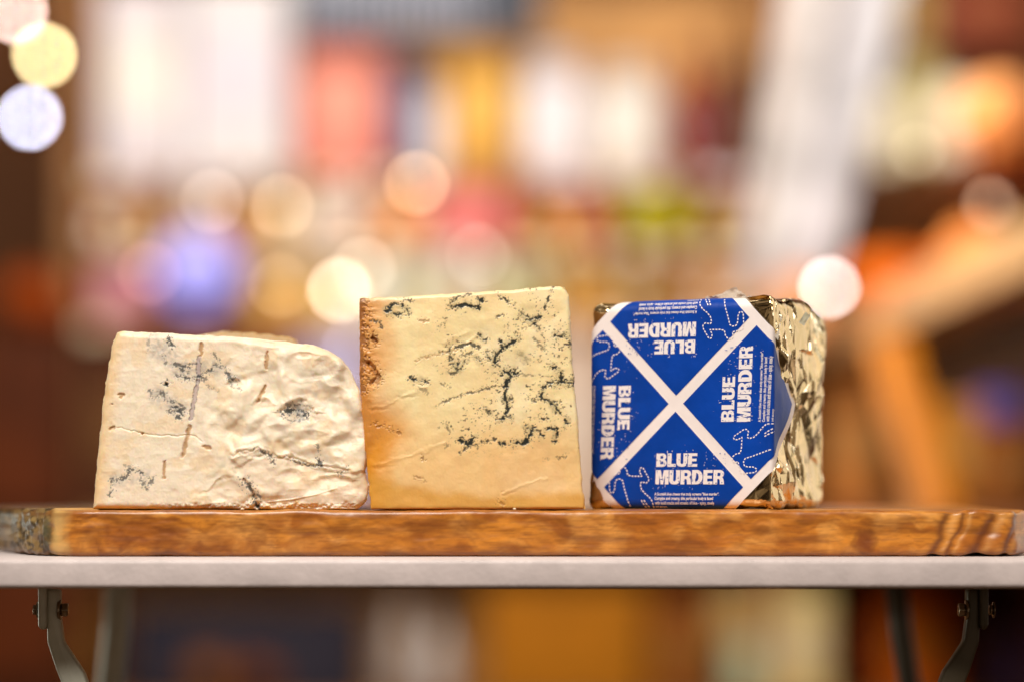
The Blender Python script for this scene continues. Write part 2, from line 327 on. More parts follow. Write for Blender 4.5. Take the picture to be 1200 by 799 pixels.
V2 = [(p, w*.94, s_) for p, w, s_ in V2]
def relief2(X, Y):
    r = (fbm(X*.02, Y*.02, 71, 3)-.5)*1.6+(fbm(X*.09, Y*.09, 72, 3)-.5)*.34+(fbm(X*.6, Y*.6, 73, 2)-.5)*.06
    r -= veinmask(X, Y, V2, 81, 1.8)*.22
    r += sstep(.62, .8, ridged(X*.035+.5*fbm(X*.1, Y*.1, 2), Y*.06, 75, 2))*.45*sstep(430, 480, X)*0
    lw = sstep(452, 428, X+10*(fbm(X*.06, Y*.06, 3)-.5))*sstep(490, 440, Y)
    r += lw*(ridged(X*.10, Y*.12, 78, 3)-.62)*1.0
    for pts, w, s in BR2[1:3]: r -= 1.6*(1-sstep(w*.3, w*1.1, pdist(X, Y, pts)))
    r -= BRK(X, Y)*.5
    for (a_, b_, w_) in (((520, 402), (548, 388), 2.2), ((470, 463), (500, 452), 2.0), ((436, 478), (466, 468), 1.8), ((545, 400), (560, 392), 1.5), ((590, 575), (640, 560), 1.6), ((440, 545), (520, 520), 2.0)):
        wx, wy = warp(X, Y, 4, .1, int(a_[0])); q = pdist(wx, wy, [a_, b_]); r += .2*np.exp(-(q/w_)**2)-.15*np.exp(-((q-2.2*w_)/w_)**2)*(Y > a_[1])
    return r
def BRK(X, Y): return veinmask(X, Y, BR2, 91, 3)
def colour2(X, Y):
    c = np.broadcast_to(s2l((255, 228, 172)), X.shape+(3,)).copy()
    n = fbm(X*.02, Y*.02, 61, 4)
    c = mixc(c, (255, 232, 186), sstep(.5, .7, fbm(X*.025+7, Y*.025, 62, 3))*.7)
    c = mixc(c, (252, 218, 160), sstep(.5, .7, fbm(X*.04, Y*.015, 64, 3))*.45)
    g = np.clip((X-421-6*np.sin(Y*.03)+40*(n-.5))/50, 0, 1.2)
    low = sstep(470, 545, Y)
    c = mixc(c, (226, 150, 58), (1-sstep(.1, 1.2, g))*.9)
    c = mixc(c, (230, 150, 22), (1-sstep(.2, 1.9, g))*low)
    c = mixc(c, (200, 126, 44), (1-sstep(0, .40, g))*(.3+.6*fbm(X*.07, Y*.05, 66, 4)))
    band = Y+5*(fbm(X*.05, Y*.05, 67)-.5)*2+np.interp(X, [420, 470, 560, 690], [30, 12, 0, 2])
    c = mixc(c, (222, 162, 66), sstep(572, 588, band)*.8)
    c = mixc(c, (250, 226, 182), sstep(348, 338, Y+.06*(X-660)+3)*.5)
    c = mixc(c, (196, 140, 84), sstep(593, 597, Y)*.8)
    sp = sstep(.6, .8, fbm(X*.9, Y*.9, 33, 2)); c = mixc(c, (190, 130, 80), sp*(1-sstep(0, .6, g))*.5)
    b = BRK(X, Y); c = mixc(c, (132, 76, 34), b*.7)
    wx, wy = warp(X, Y, 5, .1, 9)
    for pts, w, s in V2:
        if w > 1.6: c = mixc(c, (176, 162, 118), .42*(1-sstep(w*.6, w*3.0, pdist(wx, wy, pts))))
    m = np.clip(veinmask(X, Y, V2, 81, 1.8)*1.05, 0, 1)
    for pts, w, s in V2:
        if s < .7:
            pass
    sp2 = np.clip((fbm(X*.42+3, Y*.5, 121, 3)-.665)*10, 0, 1)*sstep(.47, .56, fbm(X*.045, Y*.05, 122, 3))*sstep(485, 530, X)*sstep(545, 515, Y)
    c = mixc(c, (150, 136, 96), np.clip(sp2*1.2, 0, 1)*.5); m = np.maximum(m, np.clip(sp2*1.6-.6, 0, 1)*.9)
    c = mixc(c, (40, 43, 36), m)
    return c
M_firm = mat('firm_cheese', None, rough=.42, var=.02, scale=250, bump=.12, bscale=700, sss=.3, attr='tint', coat=.12, bdist=.0003, crough=.3)
L2 = [(434, 596.5), (431, 560), (425, 500), (421.5, 455), (421, 400), (421, 349)]
R2 = [(686.5, 596.5), (684, 575), (680, 530), (677, 480), (674, 455), (671, 420), (669, 380), (667, 345), (662, 336.5)]
T2 = [(421, 349), (470, 347), (540, 343), (600, 339), (640, 335.5), (655, 334.5), (662, 336.5)]
B2 = [(434, 596.5), (686.5, 596.5)]
firm = cheese('blue_cheese_wedge', L2, R2, T2, B2, 400, 400, .003, .085, .82, relief2, colour2, M_firm, 4.5, lambda px, f: 0*px, None, 2.0, (196, 150, 92))
tag(firm, 'tall square-cut golden blue cheese piece with black veins in the middle', 'cheese')

# ------------------------------------------------------------------ rounded bodies from a plan path
def rounded_path(poly, radii, step):
    """closed polygon (counter-clockwise seen from above) -> points, outward normals, arclength"""
    P = [np.array(p, float) for p in poly]; n = len(P); pts = []; nrm = []
    for i in range(n):
        a, b, c = P[i-1], P[i], P[(i+1) % n]; r = radii[i]
        u = (a-b)/np.linalg.norm(a-b); w = (c-b)/np.linalg.norm(c-b)
        ang = math.acos(np.clip(np.dot(u, w), -1, 1)); t = r/math.tan(ang/2)
        s0 = b+u*t; s1 = b+w*t
        n0 = np.array([-u[1], u[0]]); n1 = np.array([w[1], -w[0]])
        cen = s0-n0*r
        k = max(2, int(r*(math.pi-ang)/step)+2)
        for q in range(k+1):
            f = q/k; nn = n0*(1-f)+n1*f; nn /= np.linalg.norm(nn); pts.append(cen+nn*r); nrm.append(nn)
    pts = np.array(pts); nrm = np.array(nrm)
    # densify straights
    OP = []; ON = []
    for i in range(len(pts)):
        j = (i+1) % len(pts); d = np.linalg.norm(pts[j]-pts[i]); k = max(1, int(d/step))
        for q in range(k):
            f = q/k; OP.append(pts[i]*(1-f)+pts[j]*f); nn = nrm[i]*(1-f)+nrm[j]*f; ON.append(nn/np.linalg.norm(nn))
    OP = np.array(OP); ON = np.array(ON); d = np.linalg.norm(np.diff(np.vstack([OP, OP[:1]]), axis=0), axis=1)
    return OP, ON, np.r_[0, np.cumsum(d)][:-1], d.sum()
def profile(t, H, r):
    """t along the height -> inset, z, outward-normal mix"""
    ph = np.clip((t-(H-r))/r, 0, math.pi/2); pl = np.clip((r-t)/r, 0, math.pi/2)
    inset = r*(1-np.cos(ph))+r*(1-np.cos(pl)); z = np.clip(t, r, H-r)+r*np.sin(ph)-r*np.sin(pl)
    extra = np.maximum(0, t-(H-r)-r*math.pi/2)
    return inset+extra, z, np.cos(ph)*np.cos(pl), np.sin(ph)-np.sin(pl)
def body(name, OP, ON, S, H, r, z0, step, disp, colour, m, parent=None, topdip=0):
    n = len(OP); tt = np.arange(r*(1-math.pi/2), H-r+r*math.pi/2+step*.5, step); nt = len(tt)
    ins, zz, ch, cv = profile(tt, H, r)
    SS, TT = np.meshgrid(S, tt)
    D = disp(SS, TT, OP, tt) if disp else np.zeros(SS.shape)
    X = OP[None, :, 0]-ON[None, :, 0]*(ins[:, None]-D*ch[:, None]); Y = OP[None, :, 1]-ON[None, :, 1]*(ins[:, None]-D*ch[:, None])
    Z = z0+zz[:, None]+D*cv[:, None]
    Z = np.maximum(Z, z0)
    V = np.stack([X, Y, Z], -1).reshape(-1, 3); idx = np.arange(n*nt).reshape(nt, n); nx = np.roll(idx, -1, axis=1)
    F = np.stack([idx[:-1], nx[:-1], nx[1:], idx[1:]], -1).reshape(-1, 4)
    faces = F.tolist(); faces.append(idx[0].tolist()[::-1])
    rings = [idx[-1]]; VV = [V]; off = len(V); c = OP.mean(0)
    for q in range(1, 6):
        f = 1-q/6; last = V[idx[-1]]
        VV.append(np.c_[c[0]+(last[:, 0]-c[0])*f, c[1]+(last[:, 1]-c[1])*f, last[:, 2]]); cur = off+np.arange(n); off += n
        a = rings[-1]; faces += np.stack([a, np.roll(a, -1), np.roll(cur, -1), cur], -1).tolist(); rings.append(cur)
    faces.append(rings[-1].tolist())
    VA = np.vstack(VV); me = bpy.data.meshes.new(name); me.from_pydata(VA.tolist(), [], faces); me.update()
    if colour: 
        Cc = colour(SS, TT, V.reshape(nt, n, 3)).reshape(-1, 3); top = colour(np.tile(S, 5).reshape(5, n), np.full((5, n), H), VA[len(V):].reshape(5, n, 3)).reshape(-1, 3)
        set_col(me, np.vstack([Cc, top]))
    return link(name, me, m, parent, True)

# ------------------------------------------------------------------ BOARD
BH = .0216
bp = [(-.212, 0), (.236, .0005), (.248, .03), (.250, .235), (.1, .262), (-.2, .255), (-.285, .215), (-.282, .15), (-.247, .06), (-.231, .022)]
br = [.03, .010, .02, .03, .05, .08, .03, .03, .03, .02]
OP, ON, S, TOT = rounded_path(bp, br, .0009)
def grooves(xmm):   # carved nicks at the right end (photo px centres)
    return [(1108, 9, 1.2), (1128, 5, .8), (1158, 11, 1.5), (1192, 7, 1.2)]
def board_disp(SS, TT, OP, tt):
    x = OP[None, :, 0]*np.ones(SS.shape); px = 600+x/(PXA*CAMD); front = (OP[None, :, 1] < .05)*np.ones(SS.shape)
    d = (fbm(px*.02, TT*180, 5, 3)-.5)*.0011+(fbm(px*.1, TT*500, 6, 3)-.5)*.00015
    for c, w, dp in grooves(0):
        pc = c+(TT-.0108)*1100*(.8+.02*w)+9*(fbm(TT*160, px*0+c, 4, 2)-.5)
        d -= front*dp*.001*np.exp(-((px-pc)/w)**2)
    d -= .0007*np.exp(-((px-1013)/16)**2-((TT-.008)/.006)**2)*front
    d += (px < 60)*front*(fbm(SS*160, TT*160, 8, 4)-.5)*.0035
    return d
def board_col(SS, TT, P):
    px = 600+P[..., 0]/(PXA*CAMD); py = TT*2500; Y = P[..., 1]
    wx, wy = warp(px, py, 14, .03, 51)
    gz = np.where(TT >= BH-.001, Y*2500, py); front = (TT < BH-.001)
    wx, wy = warp(px, gz, 14, .03, 51)
    c = np.broadcast_to(s2l((216, 138, 44)), px.shape+(3,)).copy()
    c = mixc(c, (150, 76, 16), sstep(.25, .75, fbm(wx*.012, wy*.06, 52, 4))*.7)
    c = mixc(c, (230, 160, 76), sstep(.42, .85, fbm(wx*.028+9, wy*.04, 53, 5))*.95)
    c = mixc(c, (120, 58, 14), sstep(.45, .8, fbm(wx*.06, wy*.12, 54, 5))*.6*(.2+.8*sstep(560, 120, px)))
    gr = np.abs(np.sin(wx*.10+wy*.35+7*fbm(wx*.012, wy*.02, 55, 3))); c = mixc(c, (120, 64, 22), (gr > .8)*.16+.0)
    fine = fbm(px*.05, gz*1.3, 56, 3); c = mixc(c, (110, 58, 20), sstep(.55, .75, fine)*.35)
    # knots and stains, then light and shade painted along the grooves
    k = np.hypot((px-1013)/17, (py-17)/15)+(fbm(px*.1, py*.1, 57)-.5)*.5; c = mixc(c, (112, 50, 14), (1-sstep(.35, 1.15, k))*.85*front); c = mixc(c, (70, 26, 8), np.exp(-((k-.85)/.16)**2)*.6*front*(fbm(px*.15, py*.15, 3)))
    for cx, cy, r_ in ((160, 30, 16), (205, 20, 20), (110, 20, 12), (250, 34, 12), (300, 15, 14), (400, 30, 18), (490, 24, 12), (545, 36, 14), (660, 30, 16), (835, 30, 12)):
        q = np.hypot((px-cx)/r_, (py-cy)/9)+(fbm(px*.12, py*.12, cx)-.5)*1.2; c = mixc(c, (124, 62, 16), (1-sstep(.1, 1.5, q))*.32*front)
    for g, w, dp in grooves(0):
        pc = g+(TT-.0108)*1100*(.8+.02*w)+9*(fbm(TT*160, px*0+g, 4, 2)-.5); c = mixc(c, (98, 44, 12), np.exp(-((px-pc+6)/(w*.55))**2)*.75*front); c = mixc(c, (226, 166, 92), np.exp(-((px-pc-w*.6)/(w*.45))**2)*.5*front*(.3+fbm(px*.08, py*.12, 99)))  # groove shade and the highlight beside it are painted into the wood colour
    # bark end
    bark = sstep(70, 50, px+26*(fbm(px*.1, py*.1, 58)-.5)); bc = np.broadcast_to(s2l((140, 112, 66)), px.shape+(3,)).copy()
    bc = mixc(bc, (58, 46, 26), sstep(.42, .6, fbm(px*.12, py*.1, 59, 4))*.9); bc = mixc(bc, (176, 146, 90), sstep(.55, .7, fbm(px*.09+4, py*.12, 60, 4))*.7)
    ov = np.hypot((px-51)/7, (py-28)/19); bc = mixc(bc, (90, 88, 60), (1-sstep(.6, 1.1, ov))*.7)
    c = c*(1-bark[..., None])+bc*bark[..., None]
    c = mixc(c, (232, 190, 116), sstep(54, 62, px+6*(fbm(px*.1, py*.1, 65)-.5))*sstep(88, 64, px+14*(fbm(px*.1, py*.1, 61)-.5))*.7)
    c = c*(.90+.12*sstep(300, 1000, px))[..., None]; c = mixc(c, (104, 52, 12), sstep(.45, .8, fbm(px*.02, gz*.10, 111, 3))*.5); c = mixc(c, (80, 36, 8), .35*np.exp(-(TT/.003)**2)*(.5+fbm(px*.03, py*.1, 62)))  # last mix paints shade along the bottom edge of the front
    return c
M_wood = mat('olive_wood', None, rough=.38, var=.10, scale=90, bump=.3, bscale=220, attr='tint', coat=.25, bdist=.0006, crough=.3)
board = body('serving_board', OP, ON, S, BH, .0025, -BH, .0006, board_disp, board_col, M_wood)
tag(board, 'thick olive wood board with bark on its left end, carrying three cheeses', 'board')

# ------------------------------------------------------------------ TABLE
table = empty('folding_table', (0, .15, -.6)); tag(table, 'pale grey folding camp table holding the wooden board', 'table')
M_top = mat('pale_plastic', rgb(216, 204, 200), rough=.42, var=.05, scale=60, bump=.15, bscale=500, bdist=.0003)
M_edge = mat('pale_edge', rgb(212, 198, 194), rough=.45, var=.12, scale=55, bump=.5, bscale=400, bdist=.0004)
TZ = -BH-.0003
bm_obj('tabletop', bbox(-.385, .385, -.0235, .35, TZ-.0075, TZ, .0003, 2), M_top, table, True)
bm_obj('edge_frame', bbox(-.399, .399, -.0285, .359, TZ-.0138, TZ-.0002, .0024, 5), M_edge, table, True)
M_leg_lit = mat('lit_leg_steel', rgb(205, 203, 186), rough=.4, metal=.1, var=.1, scale=80)  # left legs: light on the steel is put into the base colour
M_dark = mat('dark_and_shaded_steel', rgb(88, 78, 60), rough=.4, metal=.3, var=.12, scale=90)  # right legs: shade put into the colour; sign brackets and sockets are simply dark
M_bolt = mat('bolt_steel', rgb(150, 130, 105), rough=.25, metal=.9, var=.1, scale=300)
def leg_poly(name, pts, y0, y1, m, parent, bev=.0015):
    """flat bar outline given by left and right pixel edges, real thickness y0..y1"""
    bm = bmesh.new(); k = PXA*(CAMD+y0); A = []; Bk = []
    for px, py in pts:
        x = (px-600)*k; z = CAMZ+(572-py)*k; A.append(bm.verts.new((x, y0, z))); Bk.append(bm.verts.new((x, y1, z)))
    bm.faces.new(A); bm.faces.new(list(reversed(Bk))); n = len(A)
    for i in range(n): bm.faces.new((A[i], Bk[i], Bk[(i+1) % n], A[(i+1) % n]))
    bmesh.ops.recalc_face_normals(bm, faces=bm.faces); bmesh.ops.bevel(bm, geom=list(bm.edges), offset=bev, segments=3, profile=.5, affect='EDGES')
    return bm_obj(name, bm, m, parent, True)
def bolt(c, r, l, parent, nm='bolt'):
    bm = bmesh.new(); bmesh.ops.create_cone(bm, cap_ends=True, segments=6, radius1=r, radius2=r*.92, depth=l*.6)
    b2 = bmesh.new()
    R_ = __import__('mathutils').Matrix.Rotation(math.pi/2, 4, 'Y')
    for v in bm.verts: v.co = R_ @ v.co
    bmesh.ops.bevel(bm, geom=list(bm.edges), offset=r*.15, segments=2, profile=.5, affect='EDGES')
    me = bpy.data.meshes.new('x'); bm.to_mesh(me); bm.free(); b2.from_mesh(me); bpy.data.meshes.remove(me)
    rr = bmesh.ops.create_cone(b2, cap_ends=True, segments=20, radius1=r*1.35, radius2=r*1.35, depth=l*.18)
    for v in rr['verts']: v.co = (R_ @ v.co)+Vector((l*.38, 0, 0))
    for v in b2.verts: v.co += Vector(c)
    return bm_obj(nm, b2, M_bolt, parent, True)
for sgn in (-1, 1):
    f = (lambda px: px) if sgn < 0 else (lambda px: 1203-px)
    ml = M_leg_lit if sgn < 0 else M_dark  # one steel in a lit and a shaded tone, left and right
    Yl = .012
    bk = leg_poly('bracket', [(f(44), 684), (f(54), 684), (f(54), 734), (f(50), 739), (f(44), 734)], Yl-.006, Yl+.012, ml, table)
    leg = leg_poly('leg', [(f(54.6), 690), (f(54), 720), (f(55), 752), (f(66), 786), (f(95), 860), (f(240), 1300), (f(262), 1300), (f(126), 870), (f(97), 788), (f(73), 752), (f(69), 722), (f(69), 690)], Yl-.003, Yl+.006, ml, table)
    a = at(f(75.5), 714, Yl); bolt(a, .0036, .0058*(1 if sgn < 0 else -1)*-1, leg)
    a = at(f(41.5), 714, Yl+.002); bolt(a, .0028, .003, bk, 'bolt')
    k2 = [at(f(139), 680, .29), at(f(136), 740, .29), at(f(129), 810, .29), at(f(110), 1000, .29), at(f(80), 1300, .29)] if sgn < 0 else [at(1050, 680, .29), at(1056, 740, .29), at(1067, 810, .29), at(1098, 1000, .29), at(1150, 1300, .29)]
    bm_obj('leg', tube(k2, .0078 if sgn < 0 else .0062, 14), ml, table, True)

# ------------------------------------------------------------------ WRAPPED CHEESE PACK
ROT = math.radians(25); PH = .0998
dF = np.array([math.cos(ROT), -math.sin(ROT)])      # along front, left -> right
dS = np.array([math.sin(ROT), math.cos(ROT)])       # along side, front -> back
yc = .006; C0 = np.array([(905-600)*PXA*(CAMD+yc), yc])   # front right corner
def front_s(px):
    """distance left of the right corner where the ray of px meets the front plane"""
    t = (px-600)*PXA; # x = t*(y+CAMD);  C0 - dF*s
    return (C0[0]-t*(C0[1]+CAMD))/(dF[0]-t*dF[1])
def side_s(px):
    t = (px-600)*PXA; return -(C0[0]-t*(C0[1]+CAMD))/(dS[0]-t*dS[1])
WF = front_s(690); WS = min(.09, side_s(968.5))
A0 = C0-dF*WF; Bk0 = C0+dS*WS; Bk1 = A0+dS*WS
OPp, ONp, Sp, TOTp = rounded_path([tuple(A0), tuple(C0), tuple(Bk0), tuple(Bk1)], [.006, .0018, .007, .008], .0005)
ic = np.argmin(np.hypot(*(OPp-C0).T)); sc0 = Sp[ic]
from mathutils.geometry import delaunay_2d_cdt
def facets(S1, T1, cs, ct, seed, skew=0):
    """continuous surface of flat facets over the grid (S1 x T1): creased foil, heights about -0.5..0.5"""
    rs = np.random.RandomState(seed); ns = int((S1[-1]-S1[0])/cs)+3; nt_ = int((T1[-1]-T1[0])/ct)+3
    gx, gy = np.meshgrid(np.arange(ns)-1, np.arange(nt_)-1); px_ = S1[0]+(gx+rs.uniform(-.1, 1.1, gx.shape))*cs; py_ = T1[0]+(gy+rs.uniform(-.1, 1.1, gy.shape))*ct
    px_ = px_+skew*py_; P = np.c_[px_.ravel(), py_.ravel()]; P = np.vstack([P, [[S1[0]-.3, T1[0]-.3], [S1[-1]+.3, T1[0]-.3], [S1[-1]+.3, T1[-1]+.3], [S1[0]-.3, T1[-1]+.3]]])
    H_ = rs.rand(len(P))-.5
    vo, _, fo, vi, _, _ = delaunay_2d_cdt([Vector((a/cs, b/ct)) for a, b in P], [], [], 0, 1e-6)
    VO = np.array([(v[0]*cs, v[1]*ct) for v in vo]); HO = np.array([H_[v[0]] if v else 0 for v in vi]); out = np.zeros((len(T1), len(S1)))
    for f in fo:
        (x0, y0), (x1, y1), (x2, y2) = VO[f[0]], VO[f[1]], VO[f[2]]
        a = np.searchsorted(S1, min(x0, x1, x2)); b = np.searchsorted(S1, max(x0, x1, x2)); c = np.searchsorted(T1, min(y0, y1, y2)); d = np.searchsorted(T1, max(y0, y1, y2))
        if a >= b or c >= d: continue
        XX, YY = np.meshgrid(S1[a:b], T1[c:d]); det = (y1-y2)*(x0-x2)+(x2-x1)*(y0-y2)
        if abs(det) < 1e-14: continue
        l0 = ((y1-y2)*(XX-x2)+(x2-x1)*(YY-y2))/det; l1 = ((y2-y0)*(XX-x2)+(x0-x2)*(YY-y2))/det; l2 = 1-l0-l1
        ok = (l0 >= -1e-6) & (l1 >= -1e-6) & (l2 >= -1e-6)
        out[c:d, a:b] = np.where(ok, l0*HO[f[0]]+l1*HO[f[1]]+l2*HO[f[2]], out[c:d, a:b])
    return out
def pack_disp(SS, TT, OP, tt):
    s = SS-sc0; s = np.where(s > TOTp/2, s-TOTp, s); s = np.where(s < -TOTp/2, s+TOTp, s)
    side = sstep(-.001, .005, s); left = sstep(-WF+.010, -WF+.002, s); topb = sstep(PH-.012, PH-.003, TT); bot = sstep(.010, .002, TT)
    m = np.clip(side+left*.6+topb*.35*(s < 0)+bot*.4*(s < 0), 0, 1)
    S1 = SS[0]; T1 = TT[:, 0]
    f = facets(S1, T1, .024, .026, 5, .3)*.0050+facets(S1, T1, .011, .013, 16, -.5)*.0030+facets(S1, T1, .0042, .0065, 7, .4)*.0015*(.3+1.4*vnoise(SS*60, TT*60, 4))
    dm = 1-sstep(.92, 1.04, (np.abs((s+front_s(792.7))/.985)+np.abs(TT-.0508))/(.0585*1.414))
    m = np.maximum(m, .8*(1-dm)*(s > -WF)*(s < .01)); d = m*f-dm*side*.0022-.0003
    d += sstep(.035, .06, s)*.0010*np.sin(np.clip(TT/PH, 0, 1)*math.pi)-.0003*(1-m)
    d -= side*.0015*np.exp(-((TT-.030)/.018)**2)*sstep(.0, .012, s)*(s < .03)
    return d
M_foil = mat('gold_foil', rgb(248, 218, 164), rough=.12, metal=1, var=.10, scale=40)
pack = empty('wrapped_cheese', (float(A0[0]+C0[0])/2, float(C0[1]+.04), 0))
tag(pack, 'foil wrapped block of blue cheese with a blue label reading Blue Murder', 'cheese')
foil = body('foil_wrapper', OPp, ONp, Sp, PH, .005, .0002, .0005, pack_disp, None, M_foil, pack)
foil.data.polygons.foreach_set('use_smooth', [False]*len(foil.data.polygons))

def packmap(s, t, off):
    """s: metres right of the front corner (negative on front); t: height"""
    s = np.asarray(s, float); t = np.asarray(t, float)
    q = (s+sc0) % TOTp; Sx = np.r_[Sp, TOTp]
    px_ = np.interp(q, Sx, np.r_[OPp[:, 0], OPp[0, 0]]); py_ = np.interp(q, Sx, np.r_[OPp[:, 1], OPp[0, 1]])
    nx_ = np.interp(q, Sx, np.r_[ONp[:, 0], ONp[0, 0]]); ny_ = np.interp(q, Sx, np.r_[ONp[:, 1], ONp[0, 1]])
    ins, z, ch, cv = profile(t, PH, .005)
    # gentle puckers of the paper, more on the folded sides
    w = .0003*(fbm(s*60+5, t*60, 3, 3)-.5)+sstep(0, .012, s)*.0007*np.sin(t*150+s*60)
    o = off+w
    return np.stack([px_-nx_*(ins-o*ch), py_-ny_*(ins-o*ch), .0002+z+o*cv], -1)
PC = (792.7, 473.0)                                  # cross centre in the photo
def px2st(px, py):
    s = np.array([-front_s(p) for p in np.atleast_1d(px)]); y = C0[1]+dF[1]*s
    z = CAMZ+(572-np.atleast_1d(py))*PXA*(y+CAMD); return s, z
sC, tC = px2st(PC[0], PC[1]); sC = float(sC[0]); tC = float(tC[0]); SQ = .985; SH = .04
def d2st(a, b): return sC+(np.asarray(a)+SH*np.asarray(b))*SQ, tC+np.asarray(b)          # design metres -> surface
def px2d(px, py):
    s, t = px2st(px, py); return (s-sC)/SQ-SH*(t-tC), t-tC
LL = .0585; AW = .0027; BW = .0046
M_white = mat('label_white', rgb(252, 240, 235), rough=.4, var=.03, scale=120, bump=.15, bscale=120, coat=.3)
M_blue = mat('label_blue', rgb(0, 64, 164), rough=.42, var=.16, scale=45, bump=.7, bscale=70, coat=.12, bdist=.0010, crough=.25)
M_blue.node_tree.nodes['Principled BSDF'].inputs['Specular IOR Level'].default_value = .22
M_ink = mat('label_ink', rgb(250, 240, 238), rough=.45, var=.02, scale=90)
label = None
def patch(name, p0, p1, q0, q1, off, m, parent, h=.0008):
    n1 = max(2, int((p1-p0)/h)); n2 = max(2, int((q1-q0)/h)); p, q = np.meshgrid(np.linspace(p0, p1, n1), np.linspace(q0, q1, n2))
    a = (p-q)/math.sqrt(2); b = (p+q)/math.sqrt(2); s, t = d2st(a, b); V = packmap(s, t, off)
    idx = np.arange(n1*n2).reshape(n2, n1); F = np.stack([idx[:-1, :-1], idx[:-1, 1:], idx[1:, 1:], idx[1:, :-1]], -1).reshape(-1, 4)
    tf = t.ravel()[F].mean(1); sf = s.ravel()[F].mean(1); keep = (tf > -.0012) & (tf < PH+.012) & (sf > -WF-.004)
    V = V.reshape(-1, 3); F = F[keep]; used, inv = np.unique(F, return_inverse=True)
    return pyd(name, V[used], inv.reshape(F.shape), m, parent, True)
label = patch('printed_label', -LL, LL, -LL, LL, .00035, M_white, pack, .0007)
e0, e1 = AW, LL-BW
for (a0, a1, b0, b1) in ((e0, e1, e0, e1), (-e1, -e0, e0, e1), (-e1, -e0, -e1, -e0), (e0, e1, -e1, -e0)):
    patch('blue_panel', a0, a1, b0, b1, .00055, M_blue, label, .0007)

def rot(a, b, k):
    for _ in range(k % 4): a, b = -b, a
    return a, b
def text_tris(txt, bold=0.0, cond=1.0):
    cu = bpy.data.curves.new('t', 'FONT'); cu.body = txt; cu.size = 1; cu.offset = bold; cu.resolution_u = 3; cu.space_character = cond
    o = bpy.data.objects.new('t', cu); COL.objects.link(o); bpy.context.view_layer.update()
    dg = bpy.context.evaluated_depsgraph_get(); me = bpy.data.meshes.new_from_object(o.evaluated_get(dg))
    bm = bmesh.new(); bm.from_mesh(me); bmesh.ops.triangulate(bm, faces=bm.faces)
    V = np.array([v.co[:2] for v in bm.verts]); F = [[v.index for v in f.verts] for f in bm.faces]
    bm.free(); bpy.data.objects.remove(o); bpy.data.curves.remove(cu); bpy.data.meshes.remove(me)
    return V, F
def place(name, parts, k, off, m, parent):
    VV = []; FF = []; o = 0
    for V, F in parts:
        a, b = rot(V[:, 0], V[:, 1], k); s, t = d2st(a, b); ok = (t > -.0005)
        P = packmap(s, t, off); VV.append(P); FF += [[i+o for i in f] for f in F if all(ok[i] for i in f)]; o += len(P)
    return pyd(name, np.vstack(VV), FF, m, parent)
def fit(V, box):
    (x0, y0, x1, y1) = box; mn = V.min(0); mx = V.max(0); a, b = px2d([x0, x1], [y1, y0])
    return np.c_[a[0]+(V[:, 0]-mn[0])/(mx[0]-mn[0])*(a[1]-a[0]), b[0]+(V[:, 1]-mn[1])/(mx[1]-mn[1])*(b[1]-b[0])]
def arc(cx, cy, rx, ry, a0, a1, n=10):
    return [(cx+rx*math.cos(math.radians(a0+(a1-a0)*i/n)), cy+ry*math.sin(math.radians(a0+(a1-a0)*i/n))) for i in range(n+1)]
GL = {'B': (.76, [[(0, 0)]+arc(.47, .28, .29, .28, -90, 62)+arc(.45, .745, .27, .255, -52, 90)+[(0, 1)], [(.29, .20)]+arc(.43, .305, .09, .105, -90, 90)+[(.29, .41)], [(.29, .60)]+arc(.42, .70, .08, .1, -90, 90)+[(.29, .80)]]),
 'L': (.62, [[(0, 0), (.62, 0), (.62, .22), (.30, .22), (.30, 1), (0, 1)]]),
 'U': (.78, [[(0, 1)]+arc(.31, .31, .31, .31, 180, 270)+arc(.47, .31, .31, .31, 270, 360)+[(.78, 1), (.49, 1)]+arc(.39, .32, .10, .11, 0, -180)+[(.29, 1)]]),
 'E': (.68, [[(0, 0), (.68, 0), (.68, .21), (.29, .21), (.29, .40), (.62, .40), (.62, .60), (.29, .60), (.29, .79), (.66, .79), (.66, 1), (0, 1)]]),
 'M': (.96, [[(0, 0), (0, 1), (.37, 1), (.48, .42), (.59, 1), (.96, 1), (.96, 0), (.69, 0), (.69, .64), (.57, 0), (.39, 0), (.27, .64), (.27, 0)]]),
 'R': (.78, [[(0, 0), (0, 1)]+arc(.47, .73, .29, .27, 90, -55)+[(.71, .40), (.74, .30), (.78, 0), (.48, 0), (.46, .28), (.40, .37), (.29, .37), (.29, 0)], [(.29, .57)]+arc(.42, .685, .08, .115, -90, 90)+[(.29, .80)]]),
 'D': (.78, [[(0, 0)]+arc(.36, .5, .42, .5, -90, 90, 16)+[(0, 1)], [(.29, .22)]+arc(.34, .5, .145, .28, -90, 90, 12)+[(.29, .78)]])}
def word_tris(word, gap=.045):
    cu = bpy.data.curves.new('t', 'CURVE'); cu.dimensions = '2D'; cu.fill_mode = 'BOTH'; x = 0
    for ch in word:
        w, loops = GL[ch]
        for lp in loops:
            sp = cu.splines.new('POLY'); sp.points.add(len(lp)-1); sp.use_cyclic_u = True
            for p, q in zip(sp.points, lp): p.co = (q[0]+x, q[1], 0, 1)
        x += w+gap
    o = bpy.data.objects.new('t', cu); COL.objects.link(o); bpy.context.view_layer.update()
    dg = bpy.context.evaluated_depsgraph_get(); me = bpy.data.meshes.new_from_object(o.evaluated_get(dg))
    bm = bmesh.new(); bm.from_mesh(me); bmesh.ops.triangulate(bm, faces=bm.faces)
    V = np.array([v.co[:2] for v in bm.verts]); F = [[v.index for v in f.verts] for f in bm.faces]
    bm.free(); bpy.data.objects.remove(o); bpy.data.curves.remove(cu); bpy.data.meshes.remove(me)
    return V, F
tB = word_tris('BLUE'); tM = word_tris('MURDER')
